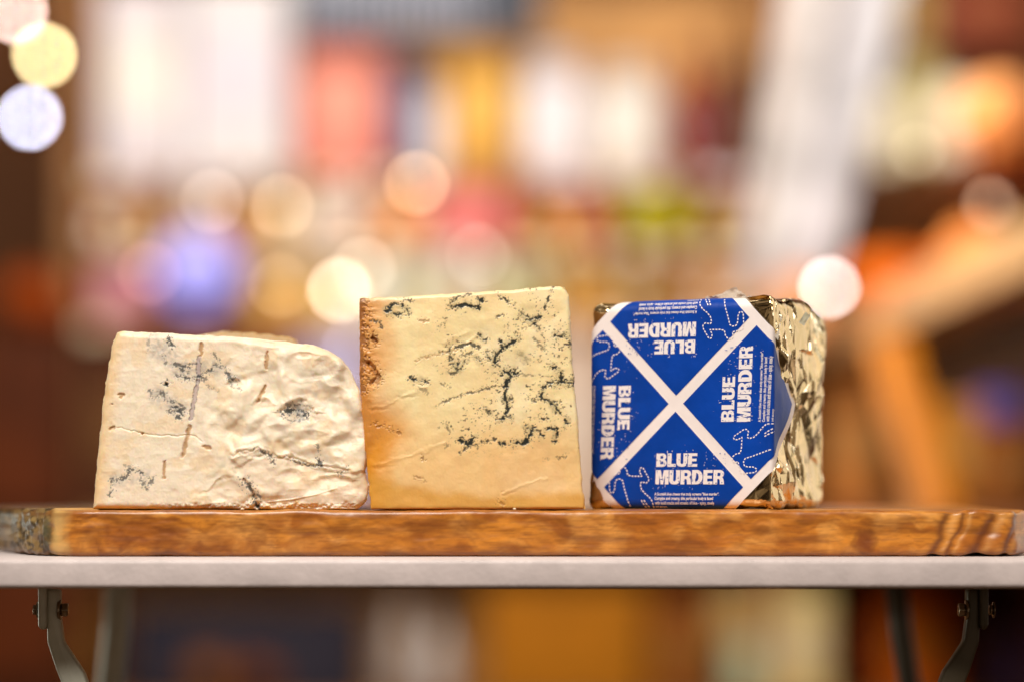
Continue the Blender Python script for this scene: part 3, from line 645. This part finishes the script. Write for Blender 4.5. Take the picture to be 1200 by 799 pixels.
VB = fit(tB[0], (769.8, 531, 818.5, 547)); VM = fit(tM[0], (768.8, 550.5, 850, 567.5))
lines = ['A Scottish blue cheese that truly screams "blue murder".', 'Complex and creamy, this particular body is laced', 'with bold cracks and streaks of blue - spicy, steely', 'and savoury.']
ends = [843.5, 836.5, 837.5, 781.5]; small = []
for i, tx in enumerate(lines):
    V, F = text_tris(tx, .022, 1.0); small.append((fit(V, (767.8, 577.0+i*5.0, ends[i], (581.4, 586.6, 591.5, 595.0)[i])), F))
fig = [[(735, 592), (729, 571), (727, 562), (724, 560.2), (721, 560.4), (719, 562), (718, 566), (717.8, 572), (716, 576), (714, 576.6), (712, 575), (711.5, 565), (712, 558), (714, 556), (724, 553.6), (723.4, 549), (724.4, 546.8), (727, 546), (730, 547), (732, 550), (733, 555.6), (738, 556.8), (749.6, 557), (747, 552), (747.4, 548), (749, 546.6), (751.5, 548), (753, 551), (757, 558), (757.6, 562), (755, 564.8), (749, 563.6), (747.6, 566), (749, 572), (753, 577), (758, 581), (762, 586.5), (762, 595)],
       [(749, 584.6), (754, 595)], [(752, 584.6), (757.4, 594)]]
fig = [[(x_+3.5, y_+1.0) for x_, y_ in p] for p in fig]
def ribbon(pts, w, dash, gap):
    P = poly_eval(pts, 700); a, b = px2d(P[:, 0], P[:, 1]); D = np.c_[a, b]; d = np.r_[0, np.cumsum(np.hypot(*np.diff(D, axis=0).T))]
    out = []; t = 0
    while t < d[-1]:
        q = np.linspace(t, min(t+dash, d[-1]), 4); X = np.interp(q, d, D[:, 0]); Y = np.interp(q, d, D[:, 1])
        tx = np.gradient(X); ty = np.gradient(Y); L = np.hypot(tx, ty)+1e-12; nx, ny = -ty/L*w/2, tx/L*w/2
        V = np.r_[np.c_[X+nx, Y+ny], np.c_[X-nx, Y-ny]]; out.append((V, [[i, i+4, i+5, i+1] for i in range(3)])); t += dash+gap
    return out
dashes = sum([ribbon(p, .00055, .0010, .0006) for p in fig], [])
def specks(rng, box, n, rmin, rmax, streak=.3):
    out = []
    for _ in range(n):
        px = rng.uniform(box[0], box[2]); py = rng.uniform(box[1], box[3]); a, b = px2d(px, py); r = rng.uniform(rmin, rmax); vert = rng.random() < streak
        m = rng.choice([5, 6, 7]); V = np.array([[a[0]+r*(.5 if vert else 1)*rng.uniform(.5, 1)*math.cos(2*math.pi*i/m), b[0]+r*(2.6 if vert else 1)*rng.uniform(.5, 1)*math.sin(2*math.pi*i/m)] for i in range(m)])
        out.append((V, [list(range(m))]))
    return out
for k in range(4):
    rng = random.Random(40+k)
    place('headline_lettering', [(VB, tB[1]), (VM, tM[1])], k, .00070, M_ink, label)
    place('small_print', small, k, .00070, M_ink, label)
    place('dashed_outline', dashes, k, .00070, M_ink, label)
    place('ink_splatter', specks(rng, (768, 527, 852, 573), 90, .00010, .00034, .6)+specks(rng, (740, 520, 860, 590), 22, .00006, .0002), k, .00070, M_ink, label)
    place('ink_nicks', specks(rng, (768, 531, 852, 568), 120, .00012, .00046, .4), k, .00080, M_blue, label)

# clear film sticking up at the back of the pack's top, seam fold and the pale tab
M_film = mat('clear_film', rgb(225, 215, 200), rough=.12, var=.05, scale=60, bump=.6, bscale=150, trans=.25, alpha=.72, bdist=.001)
def sheet(name, quad, n, m, parent, amp, seed, y_thick=0):
    q = [np.array(p) for p in quad]; u, v = np.meshgrid(np.linspace(0, 1, n), np.linspace(0, 1, n)); u = u[..., None]; v = v[..., None]
    P = (1-u)*(1-v)*q[0]+u*(1-v)*q[1]+u*v*q[2]+(1-u)*v*q[3]
    U = u[..., 0]; W = v[..., 0]; P[..., 1] += amp*(ridged(U*3, W*3, seed, 3)-.5); P[..., 2] += amp*.5*(ridged(U*4+7, W*2, seed+2, 3)-.5)
    idx = np.arange(n*n).reshape(n, n); F = np.stack([idx[:-1, :-1], idx[:-1, 1:], idx[1:, 1:], idx[1:, :-1]], -1).reshape(-1, 4)
    return pyd(name, P.reshape(-1, 3), F, m, parent, True)
sheet('film_flap', [at(812, 356, .030), at(905, 372, .022), at(880, 350, .030), at(862, 339.5, .036)], 26, M_film, pack, .006, 4)
sheet('film_flap', [at(866, 350, .022), at(912, 400, .006), at(916, 372, .014), at(880, 348, .03)], 22, M_film, pack, .004, 9)
M_tab = mat('pale_tab', rgb(225, 220, 190), rough=.3, var=.1, scale=300)
sheet('foil_tab', [at(936, 378, .0235), at(942, 382, .026), at(950, 370, .029), at(944, 366, .026)], 8, M_tab, pack, .001, 2)

# ------------------------------------------------------------------ ROOM (structure)
M_floor = mat('shop_floor', rgb(90, 64, 36), rough=.6, var=.25, scale=3)
M_wall = mat('shop_wall', rgb(108, 62, 24), rough=.8, var=.22, scale=1.6)
tag(bm_obj('floor', bbox(-6, 6, -3, 7, -1.22, -1.15, 0), M_floor), kind='structure')
tag(bm_obj('back_wall', bbox(-4, 4, 4.6, 4.75, -1.15, 3.0, 0), M_wall), kind='structure')

# ------------------------------------------------------------------ BACKGROUND SHELVES
YS = 3.6
def m_(name, c, **k):
    v = np.array(c, float); g = v.mean(); sat = (v.max()-v.min())/v.max(); q = float(sstep(.10, .35, sat))
    brown = v[0] > v[1] > v[2] and v[1]-v[2] > .10*v[0]
    q *= 1.0 if brown else .35
    if name not in ('sheet', 'lid'):
        v = np.clip(g+(v-g)*(1+.35*q), 1, 255); v = 255*(v/255)**(1+.38*q); v = np.clip(v*np.array([1, 1+.07*q*brown, 1-.06*q*brown]), 0, 255)
    c = tuple(int(x) for x in v)
    mt = mat('paint_%s_%d_%d_%d' % (name, *c), rgb(*c), **k)
    if k.get('rough', .5) > .3: mt.node_tree.nodes['Principled BSDF'].inputs['Specular IOR Level'].default_value = .2
    return mt
shelf = empty('display_shelf', (0, 3.75, -1.15)); tag(shelf, 'wide brown wooden shelving unit behind the cheeses', 'shelf')
M_shelf = mat('brown_shelf', rgb(158, 106, 54), rough=.55, var=.2, scale=12)
for py in (203, 287, 377, 612, 828):
    x0, _, z = at(90, py, YS); x1, _, _ = at(905, py, YS)
    if py > 600: x0 = at(-60, py, YS)[0]; x1 = at(1300, py, YS)[0]
    bm_obj('shelf_board', bbox(x0, x1, YS-.02, YS+.42, z-.026, z, .003), M_shelf, shelf)
for px in (88, 906):
    x, _, z = at(px, 0, YS); bm_obj('upright', bbox(x-.02, x+.02, YS, YS+.40, -1.149, at(0, -80, YS)[2], .003), M_shelf, shelf)
z1 = at(0, -60, YS)[2]
bm_obj('back_panel', bbox(at(92, 0, YS)[0], at(902, 0, YS)[0], YS+.423, YS+.433, -1.14, z1, .002), mat('panel_tan', rgb(204, 150, 88), rough=.7, var=.3, scale=5), shelf)

def carton(px0, py0, px1, py1, c, label_, cat='carton', Y=YS, band=None, group=None, dp=.16):
    x0, _, z1_ = at(px0, py0, Y); x1, _, z0_ = at(px1, py1, Y); cx = (x0+x1)/2
    e_ = empty('carton', (cx, Y+dp/2, z0_)); tag(e_, label_, cat, group)
    bm_obj('box_body', bbox(x0, x1, Y, Y+dp, z0_+.001, z1_, .004), m_('card', c, rough=.6, var=.12, scale=14), e_)
    b = band or tuple(min(255, int(v*.8+50)) for v in c)
    h = z1_-z0_; w = x1-x0
    bm_obj('label_panel', bbox(x0+w*.14, x1-w*.14, Y-.002, Y+.002, z0_+h*.30, z0_+h*.72, .0008), m_('band', b, rough=.5, var=.1, scale=20), e_)
    return e_
def jar(pxc, pyt, pyb, rpx, c, lid, label_, Y=YS, cat='jar', group=None):
    x, _, zt = at(pxc, pyt, Y); zb = at(pxc, pyb, Y)[2]; r = rpx*PXA*(Y+CAMD); h = zt-zb; yy = Y+r+.01
    e_ = empty('jar', (x, yy, zb)); tag(e_, label_, cat, group)
    bm_obj('jar_body', lathe([(r*.9, .001), (r, h*.08), (r, h*.72), (r*.82, h*.82)], (x, yy, zb)), m_('jar', c, rough=.25, var=.15, scale=18), e_, True)
    bm_obj('lid', lathe([(r*.86, h*.821), (r*.86, h*.99), (r*.8, h)], (x, yy, zb)), m_('lid', lid, rough=.4, var=.05), e_, True)
    return e_
def bottle(pxc, pyt, pyb, rpx, c, cap, label_, Y=YS, group=None):
    x, _, zt = at(pxc, pyt, Y); zb = at(pxc, pyb, Y)[2]; r = rpx*PXA*(Y+CAMD); h = zt-zb; yy = Y+r+.01
    e_ = empty('bottle', (x, yy, zb)); tag(e_, label_, 'bottle', group)
    bm_obj('bottle_body', lathe([(r*.9, .001), (r, h*.05), (r, h*.58), (r*.5, h*.72), (r*.34, h*.78), (r*.34, h*.9)], (x, yy, zb)), m_('glass', c, rough=.15, var=.1), e_, True)
    bm_obj('cap', lathe([(r*.4, h*.901), (r*.4, h)], (x, yy, zb)), m_('lid', cap, rough=.4, var=.05), e_, True)
    return e_
def lump(name, pxc, pyc, rx, rz, c, label_, cat, Y=YS, seed=1, group=None, ry=None):
    x, _, z = at(pxc, pyc, Y); k = PXA*(Y+CAMD); a = rx*k; b = rz*k; ry = ry or a
    bm = bmesh.new(); bmesh.ops.create_icosphere(bm, subdivisions=4, radius=1)
    for v in bm.verts:
        n = 1+.10*math.sin(v.co.x*4+seed)*math.cos(v.co.z*5+seed*2)+.04*math.sin(v.co.y*13+v.co.x*11+seed)
        v.co = Vector((x+v.co.x*a*n, Y+ry+v.co.y*ry*n, z+v.co.z*b*n))
    o = bm_obj(name, bm, m_('lump', c, rough=.55, var=.25, scale=25, bump=.4, bscale=40, bdist=.005), None, True); tag(o, label_, cat, group); return o

# upper shelf
carton(118, -20, 214, 202, (220, 212, 220), 'tall white carton at the left end of the top shelf', band=(240, 232, 225), dp=.2)
carton(219, -24, 338, 202, (224, 220, 226), 'widest tall white carton, beside the salmon carton on the top shelf', band=(222, 212, 226), dp=.2)
carton(350, 38, 448, 202, (216, 142, 130), 'salmon pink carton under the slate sign board', band=(236, 168, 152))
carton(454, 62, 488, 202, (74, 74, 110), 'narrow navy carton right of the salmon carton', band=(120, 120, 150))
jar(505, 100, 202, 17, (226, 220, 232), (216, 206, 214), 'small white jar between the navy carton and the tan cartons')
carton(526, 58, 561, 202, (206, 168, 116), 'left one of two narrow tan cartons on the top shelf', band=(228, 190, 140))
carton(564, 54, 601, 202, (196, 156, 104), 'right one of two narrow tan cartons, touching the white tub', band=(232, 200, 150))
jar(648, 62, 202, 42, (236, 232, 242), (216, 208, 212), 'large white tub on the top shelf beside tan cartons', cat='tub')
jar(740, 72, 202, 45, (228, 222, 216), (196, 184, 176), 'large cream tub on the top shelf beside red bottles', cat='tub')
bottle(806, 48, 202, 17, (128, 30, 28), (110, 40, 40), 'left one of two dark red bottles near the end of the top shelf')
bottle(840, 34, 202, 17, (110, 26, 24), (96, 30, 30), 'right one of two dark red bottles near the end of the top shelf')
carton(862, 70, 900, 202, (98, 78, 68), 'dark brown carton closing the right end of the top shelf', band=(120, 92, 74))
# sign board above
x0, _, zt = at(346, -40, YS-.06); x1, _, zb = at(634, 44, YS-.06)
sg = empty('sign_board', ((x0+x1)/2, YS, zb)); tag(sg, 'slate grey sign board with pale upright stripes above the top shelf', 'sign')
bm_obj('board_panel', bbox(x0, x1, YS-.06, YS-.045, zb, zt, .003), m_('sign', (70, 74, 86), rough=.6), sg)
for i in range(16):
    if i > 12: continue
    xa = x0+.012+i*(x1-x0-.1)/14; bm_obj('stripe', bbox(xa, xa+.013, YS-.064, YS-.058, zb+.02, zt-.01, .001), m_('stripe', (168, 172, 190), rough=.6), sg)
for xx in (x0+.03, x1-.03): bm_obj('bracket', bbox(xx-.008, xx+.008, YS-.05, YS+.42, zt-.03, zt-.015, .001), M_dark, sg)
# second shelf
carton(104, 222, 196, 286, (150, 100, 70), 'brown carton at the left end of the second shelf')
jar(225, 216, 286, 24, (226, 204, 182), (236, 220, 206), 'beige jar beside the brown carton on the second shelf')
jar(276, 222, 286, 22, (206, 160, 112), (226, 206, 186), 'tan jar second along on the second shelf')
jar(328, 215, 286, 25, (230, 200, 170), (232, 214, 196), 'plump cream jar third along on the second shelf')
carton(358, 224, 432, 286, (216, 196, 186), 'wide pale grey carton on the second shelf beside cream jars')
jar(468, 212, 286, 30, (228, 172, 128), (236, 196, 160), 'peach jar left of the pink carton on the second shelf')
carton(504, 204, 596, 286, (210, 124, 120), 'coral pink carton in the middle of the second shelf', band=(226, 140, 140))
jar(628, 218, 286, 26, (200, 138, 104), (180, 120, 86), 'terracotta jar right of the coral pink carton')
jar(690, 218, 286, 27, (206, 146, 122), (190, 130, 96), 'dusky rose jar beside the yellow melon')
lump('melon', 768, 241, 36, 44, (204, 192, 60), 'round yellow green melon on the second shelf', 'melon', YS+.01, 3)
carton(816, 214, 892, 286, (134, 86, 56), 'dark tan carton right of the yellow melon')
# third shelf
carton(112, 306, 172, 376, (196, 130, 140), 'mauve pink carton at the left end of the third shelf', band=(222, 170, 186))
# round blue lit sign
xb, _, zb_ = at(231, 318, YS-.03); rr_ = 48*PXA*(YS-.03+CAMD)
def disc(name, x, y, z, r, th, m, parent):
    bm = bmesh.new(); bmesh.ops.create_cone(bm, cap_ends=True, segments=48, radius1=r, radius2=r, depth=th)
    for v in bm.verts: v.co = Vector((x+v.co.x, y+v.co.z, z+v.co.y))
    bmesh.ops.recalc_face_normals(bm, faces=bm.faces); return bm_obj(name, bm, m, parent)
rs_ = empty('round_sign', (xb, YS-.03, zb_-rr_)); tag(rs_, 'round glowing violet blue sign on the third shelf', 'sign')
disc('sign_rim', xb, YS-.02, zb_, rr_, .02, m_('rim', (110, 90, 190), rough=.4), rs_)
disc('sign_face', xb, YS-.034, zb_, rr_*.9, .008, mat('violet_glow', rgb(170, 165, 240), rough=.4, emit=.45, ecol=rgb(170, 165, 255)), rs_)
bm_obj('sign_bar', bbox(xb-rr_*.7, xb+rr_*.7, YS-.043, YS-.039, zb_-rr_*.62, zb_-rr_*.3, .001), m_('bar', (60, 70, 190)), rs_)
jar(304, 306, 376, 22, (222, 184, 138), (214, 190, 160), 'left one of three sandy jars on the third shelf')
jar(350, 300, 376, 22, (226, 192, 148), (222, 204, 176), 'middle one of three sandy jars on the third shelf')
jar(396, 306, 376, 22, (230, 206, 172), (230, 214, 190), 'right one of three sandy jars on the third shelf')
PG = [(436, 268, 24, 'pale green white jar just left of centre, first of its row'), (484, 262, 23, 'pale mint jar second in the row above the golden cheese'), (532, 266, 24, 'off white jar third in the row above the golden cheese'), (580, 262, 23, 'pale sage jar fourth in the row above the golden cheese'), (624, 270, 20, 'small pale jar fifth in the row above the golden cheese')]
PC_ = [(222, 220, 206), (214, 216, 198), (226, 220, 208), (206, 206, 180), (196, 190, 160)]
for (px, pt, r, lb), c in zip(PG, PC_): jar(px, pt, 376, r, c, (228, 226, 214), lb)
carton(650, 310, 724, 376, (176, 142, 96), 'olive beige carton on the third shelf above the gap beside the foil pack')
carton(728, 300, 806, 376, (158, 124, 82), 'khaki carton on the third shelf above the blue label')
carton(810, 312, 894, 376, (186, 138, 104), 'tan carton at the right end of the third shelf')
# fourth shelf (seen in the gaps between the cheeses)
carton(96, 392, 160, 610, (88, 48, 16), 'dark brown crate-like carton left of the soft cheese')
carton(170, 382, 335, 610, (120, 50, 34), 'dark red carton mostly hidden behind the soft cheese', dp=.2)
carton(345, 392, 430, 610, (186, 176, 210), 'lavender carton seen between the soft cheese and the golden cheese')
carton(436, 400, 636, 610, (170, 140, 108), 'wide tan carton hidden behind the golden cheese')
carton(642, 386, 712, 610, (206, 184, 168), 'pale beige carton in the gap left of the blue label')
carton(718, 400, 880, 610, (160, 120, 80), 'brown carton hidden behind the foil wrapped cheese')
# left cabinet and baskets
x0, _, z0 = at(-70, 1200, YS-.1); x1, _, z1 = at(84, 388, YS-.1)
cb = empty('cabinet', ((x0+x1)/2, YS, -1.149)); tag(cb, 'dark brown wooden cabinet at the far left edge', 'cabinet')
bm_obj('cabinet_body', bbox(x0, x1, YS-.1, YS+.35, -1.149, z1, .004), m_('cab', (84, 48, 18), rough=.5, var=.3, scale=8), cb)
for a, b in ((396, 600), (612, 800)):
    bm_obj('door', bbox(x0+.02, x1-.02, YS-.112, YS-.1015, at(0, b, YS-.1)[2], at(0, a, YS-.1)[2], .003), m_('door', (104, 60, 22), rough=.5, var=.3, scale=8), cb)
lump('orange_gourd', 28, 350, 42, 33, (156, 90, 32), 'large burnt orange gourd on the dark cabinet', 'gourd', YS-.05, 5)
lump('orange_gourd', 82, 366, 14, 18, (136, 76, 32), 'small rust gourd right of the large burnt orange gourd', 'gourd', YS-.05, 8)
# below the table: low shelf
carton(-40, 690, 42, 826, (42, 10, 7), 'dark maroon carton at the lower left corner')
carton(84, 690, 128, 826, (112, 72, 26), 'narrow ochre brown carton between the left table legs')
carton(150, 716, 425, 826, (46, 42, 56), 'wide dark slate carton under the table', band=(52, 48, 60), dp=.2)
for i, (px, py, c) in enumerate(((240, 790, (150, 106, 64)), (300, 794, (130, 86, 50)))):
    lump('bread_roll', px, py, 26, 20, c, ('lighter' if i == 0 else 'darker')+' round bread roll before the dark slate carton', 'bread', YS-.14, 3+i, ry=.04)
bottle(468, 700, 826, 20, (168, 156, 150), (150, 136, 130), 'pale grey bottle under the table left of the ochre carton')
bottle(512, 716, 826, 18, (190, 180, 176), (100, 90, 84), 'whitish bottle nearest the wide ochre carton under the table')
carton(566, 686, 758, 826, (168, 122, 36), 'wide golden ochre carton under the table', band=(176, 128, 40), dp=.2)
carton(768, 700, 828, 826, (142, 92, 40), 'brown carton right of the golden ochre carton')
jar(880, 756, 826, 26, (190, 196, 160), (206, 206, 180), 'pale green jar low under the table')
carton(905, 690, 968, 826, (232, 206, 170), 'tall cream carton under the table beside the green jar')
carton(838, 686, 900, 752, (224, 190, 150), 'pale tan carton above the pale green jar under the table', Y=YS+.18)
lump('dark_loaf', 1000, 770, 34, 34, (100, 54, 22), 'dark brown loaf left of the right table leg', 'bread', YS, 9)
carton(1036, 690, 1112, 826, (206, 124, 40), 'orange carton behind the right table legs')
carton(1120, 690, 1166, 826, (80, 40, 18), 'dark brown narrow carton behind the right bracket')
carton(1172, 742, 1260, 826, (150, 130, 180), 'violet grey carton at the lower right corner', band=(120, 110, 190))

# ------------------------------------------------------------------ RIGHT HAND STALL (runs away from the camera)
XS = .60
zt = CAMZ+(572-255)/600*XS      # counter height from the photo's vanishing line
stall = empty('market_stall', (XS+.4, 3.2, -1.15)); tag(stall, 'wooden shop counter receding along the right side', 'counter')
M_cnt = mat('counter_wood', rgb(232, 184, 128), rough=.5, var=.2, scale=10)
M_panel = mat('counter_panel', rgb(60, 28, 10), rough=.55, var=.3, scale=5)
bm_obj('counter_top', bbox(XS, XS+.75, 1.5, 5.0, zt-.066, zt, .004), M_cnt, stall)
bm_obj('side_panel', bbox(XS+.10, XS+.12, 1.5, 4.2, .06, zt-.067, .003), M_panel, stall)
bm_obj('lower_shelf', bbox(XS-.02, XS+.7, 1.5, 5.0, -.06, -.03, .004), mat('counter_low', rgb(140, 92, 56), rough=.5, var=.2, scale=10), stall)
bm_obj('base_panel', bbox(XS+.42, XS+.68, 1.5, 4.9, -1.149, -.061, .004), mat('counter_base', rgb(120, 66, 34), rough=.6, var=.3, scale=5), stall)
# golden plank leaning against the counter
a = Vector(at(1040, 395, 2.2)); b = Vector(at(1100, 610, 2.0))
bmx = tube([a, a.lerp(b, .5), b], .028, 4, .25); pk = bm_obj('leaning_plank', bmx, m_('plank', (176, 124, 40), rough=.45, var=.15)); tag(pk, 'golden orange plank leaning against the dark counter side', 'plank')
def on_counter(px, Y, z, rx, rz): return None
BR = [(1052, 288, 56, 32, (204, 128, 54), 'wide orange brown loaf at the near end of the bread row', 3.0), (1010, 318, 26, 18, (196, 124, 66), 'small orange loaf beside the wide orange brown loaf', 3.5),
      (1150, 246, 34, 30, (236, 172, 130), 'peach coloured round loaf on the counter', 2.4), (1104, 258, 26, 22, (190, 120, 62), 'brown round loaf between the wide orange loaf and the peach loaf', 2.7)]
for px, py, rx, rz, c, lb, Y in BR:
    X = (px-600)*PXA*(Y+CAMD); k = PXA*(Y+CAMD); pz = 572-(zt-CAMZ)/k - rz*.98
    lump('bread_loaf', px, pz, rx, rz, c, lb, 'bread', Y-.05, int(px) % 7, ry=.07)
# rack above the counter with an upper shelf
bm_obj('rack_shelf', bbox(XS+.12, XS+.70, 1.5, 4.0, .53, .55, .003), mat('rack_wood', rgb(150, 98, 60), rough=.5, var=.2), stall)
for Yp in (1.6, 3.9): bm_obj('post', bbox(XS+.64, XS+.68, Yp, Yp+.04, zt+.001, 1.4, .003), M_panel, stall)
lump('bread_loaf', 1176, 128, 44, 46, (226, 176, 146), 'big pale peach loaf on the upper rack shelf', 'bread', 2.3, 3, ry=.08)
UP = [(1030, 108, 1062, 196, (206, 196, 176), 3.0, 'cream packet on the rack nearest the leaning white sheets'), (1064, 70, 1104, 190, (170, 158, 128), 2.9, 'olive green packet on the rack'), (1108, 96, 1140, 186, (222, 208, 190), 2.7, 'pale cream packet right of the olive packet'),
      (1060, -20, 1100, 56, (146, 120, 84), 3.0, 'khaki packet at the top right above the olive packet'), (1106, -30, 1210, 58, (104, 52, 30), 2.6, 'dark red brown carton in the top right corner'), (1150, 168, 1230, 214, (120, 64, 40), 2.5, 'low dark brown carton under the big peach loaf')]
for a, b, c, d, col, Y, lb in UP: carton(a, b, c, d, col, lb, 'packet', Y=Y, dp=.1)
# leaning pale sheets
def panel(name, q, th, m, lb, cat):
    bm = bmesh.new(); A = [bm.verts.new(p) for p in q]; B_ = [bm.verts.new((p[0], p[1]+th, p[2])) for p in q]
    bm.faces.new(A); bm.faces.new(B_[::-1])
    for i in range(4): bm.faces.new((A[i], B_[i], B_[(i+1) % 4], A[(i+1) % 4]))
    bmesh.ops.recalc_face_normals(bm, faces=bm.faces); bmesh.ops.bevel(bm, geom=list(bm.edges), offset=.001, segments=2, affect='EDGES')
    o = bm_obj(name, bm, m); tag(o, lb, cat); return o
panel('leaning_sheet', [at(872, 350, 3.3), at(908, 350, 3.3), at(982, -60, 3.3), at(928, -60, 3.3)], .012, m_('sheet', (204, 200, 202), rough=.7, var=.45, scale=9), 'leaning greyish white sheet, left one of the pair behind the foil pack', 'sheet')
panel('leaning_sheet', [at(914, 330, 3.15), at(968, 330, 3.15), at(1078, -60, 3.15), at(1006, -60, 3.15)], .012, m_('sheet', (194, 194, 204), rough=.7, var=.45, scale=9), 'leaning bluish white sheet, right one of the pair behind the foil pack', 'sheet')
carton(912, 322, 960, 400, (216, 164, 136), 'salmon carton above the foil pack right end', Y=3.0)
LW = [(1104, 470, 1150, 590, (184, 140, 92), 2.1, 'tan packet on the lower counter shelf'), (1156, 500, 1215, 596, (150, 104, 64), 1.9, 'brown packet on the lower counter shelf at the right edge'), (1158, 456, 1210, 496, (110, 96, 170), 2.2, 'violet packet above the brown packet at the right edge'),
      (972, 440, 1028, 600, (182, 132, 90), 3.2, 'tan carton just right of the foil pack')]
for a, b, c, d, col, Y, lb in LW: carton(a, b, c, d, col, lb, 'packet', Y=Y, dp=.1)

# ------------------------------------------------------------------ SMALL LAMPS (out of focus discs)
def bulb(px, py, Y, c, s, lb, r=.0085):
    x, y, z = at(px, py, Y); e_ = empty('small_bulb', (x, y, z)); tag(e_, lb, 'light bulb', 'small shop lights out of focus')
    bm = bmesh.new(); bmesh.ops.create_icosphere(bm, subdivisions=2, radius=r)
    for v in bm.verts: v.co += Vector((x, y, z))
    bm_obj('bulb_glass', bm, mat('glow_%d_%d' % (px, py), rgb(*c), emit=s, ecol=rgb(*c)), e_, True)
    bm_obj('socket', lathe([(r*.5, r*.8), (r*.55, r*2.2), (r*.2, r*2.4)], (x, y, z), 10), M_dark, e_)
bulb(18, 14, 3.4, (255, 220, 206), 56, 'pinkish light bulb in the top left corner')
bulb(52, 65, 3.4, (255, 232, 170), 58, 'warm yellow light bulb near the top left corner')
bulb(35, 138, 3.4, (226, 228, 255), 60, 'cool white light bulb below the yellow bulb')
bulb(110, 138, 3.75, (255, 222, 150), 44, 'yellow light bulb partly behind the left white carton')
bulb(249, 236, 3.3, (255, 236, 222), 8, 'faint cream light bulb at left above the violet sign')
bulb(330, 242, 3.3, (255, 226, 190), 9, 'faint warm light bulb right of the cream bulb')
bulb(488, 215, 3.3, (255, 206, 160), 16, 'peach light bulb above the golden cheese')
bulb(398, 340, 3.3, (255, 240, 214), 26, 'bright white light bulb near the golden cheese top left corner')
bulb(426, 316, 3.4, (255, 240, 220), 10, 'fainter white light bulb behind the bright white bulb')
bulb(972, 337, 2.9, (255, 246, 240), 27, 'bright white light bulb above the foil pack right end')
bulb(1075, 178, 2.6, (240, 226, 196), 2.2, 'faint cream light bulb before the rack packets')
bulb(414, 410, 3.3, (220, 214, 255), 6, 'pale lavender light bulb between the soft cheese and the golden cheese')
bulb(1160, 240, 2.2, (255, 214, 180), 3, 'peach light bulb at the right above the bread')
bulb(175, 320, 3.4, (255, 190, 190), 6, 'faint pink light bulb left of the violet sign')
bulb(560, 300, 3.4, (250, 246, 226), 5, 'faint white light bulb before the pale green jars')
bulb(328, 335, 3.4, (255, 220, 170), 6, 'faint sandy light bulb between the violet sign and the bright bulb')

# price cards along the shelf edges
def price_card(px, py, w, h, c, lb, grp):
    x, _, z = at(px, py, YS-.026); k = PXA*(YS+CAMD)
    o = bm_obj('price_card', bbox(x-w*k/2, x+w*k/2, YS-.030, YS-.022, z-h*k/2, z+h*k/2, .001), mat('card_%d_%d_%d' % c, rgb(*c), rough=.5, var=.06)); tag(o, lb, 'price card', grp)
rr = random.Random(3)
for row, py, xs in (('top', 211, range(112, 900, 38)), ('second', 294, range(118, 900, 42)), ('third', 384, range(110, 900, 60))):
    for i, px in enumerate(xs):
        if rr.random() < .22: continue
        w = rr.uniform(13, 30); c = rr.choice([(240, 232, 226), (244, 226, 190), (232, 216, 226)])
        if row == 'third' and 130 < px < 350: continue
        price_card(px+rr.uniform(-8, 8), py, w, 14, c, 'small pale price card on the edge of the %s shelf' % row, 'price cards on the %s shelf edge' % row)
# small jars standing before the rows
for row, base, xs in (('second', 286, (120, 150, 180, 372, 398, 424, 610, 650, 830, 858, 884)), ('third', 376, (460, 508, 556, 603, 664, 690, 742, 770, 824, 852, 880))):
    for i, px in enumerate(xs):
        c = rr.choice([(236, 216, 190), (226, 190, 150), (240, 226, 214), (210, 150, 90), (120, 62, 30), (222, 200, 120)])
        x, _, z0 = at(px, base, YS); k = PXA*(YS+CAMD); h = rr.uniform(26, 40)*k; r = rr.uniform(8, 11)*k
        o = bm_obj('spice_jar', lathe([(r*.9, .001), (r, h*.1), (r, h*.75), (r*.8, h*.8), (r*.8, h)], (x, YS-.0+.012, z0), 14), m_('spice', c, rough=.2, var=.2), None, True)
        o.location.y = -.032+r*0; tag(o, 'small jar standing at the front edge of the %s shelf' % row, 'jar', 'small jars at the front of the %s shelf' % row)
# crumbs at the foot of the soft cheese
M_crumb = mat('crumb', rgb(246, 226, 196), rough=.6, var=.1, scale=900)
for i, px in enumerate((284, 301, 372, 603)):
    x, _, _ = at(px, 597, .002); bm = bmesh.new(); bmesh.ops.create_icosphere(bm, subdivisions=2, radius=rr.uniform(.0005, .0010))
    for v in bm.verts: v.co = Vector((v.co.x*rr.uniform(.8, 1.5), v.co.y, v.co.z*rr.uniform(.5, .9)))+Vector((x, .0022+(.001 if i % 2 else 0), .0004))
    o = bm_obj('cheese_crumb', bm, M_crumb, None, True); tag(o, 'tiny cream crumb lying at the front foot of the cut cheeses', 'crumb', 'crumbs on the board')
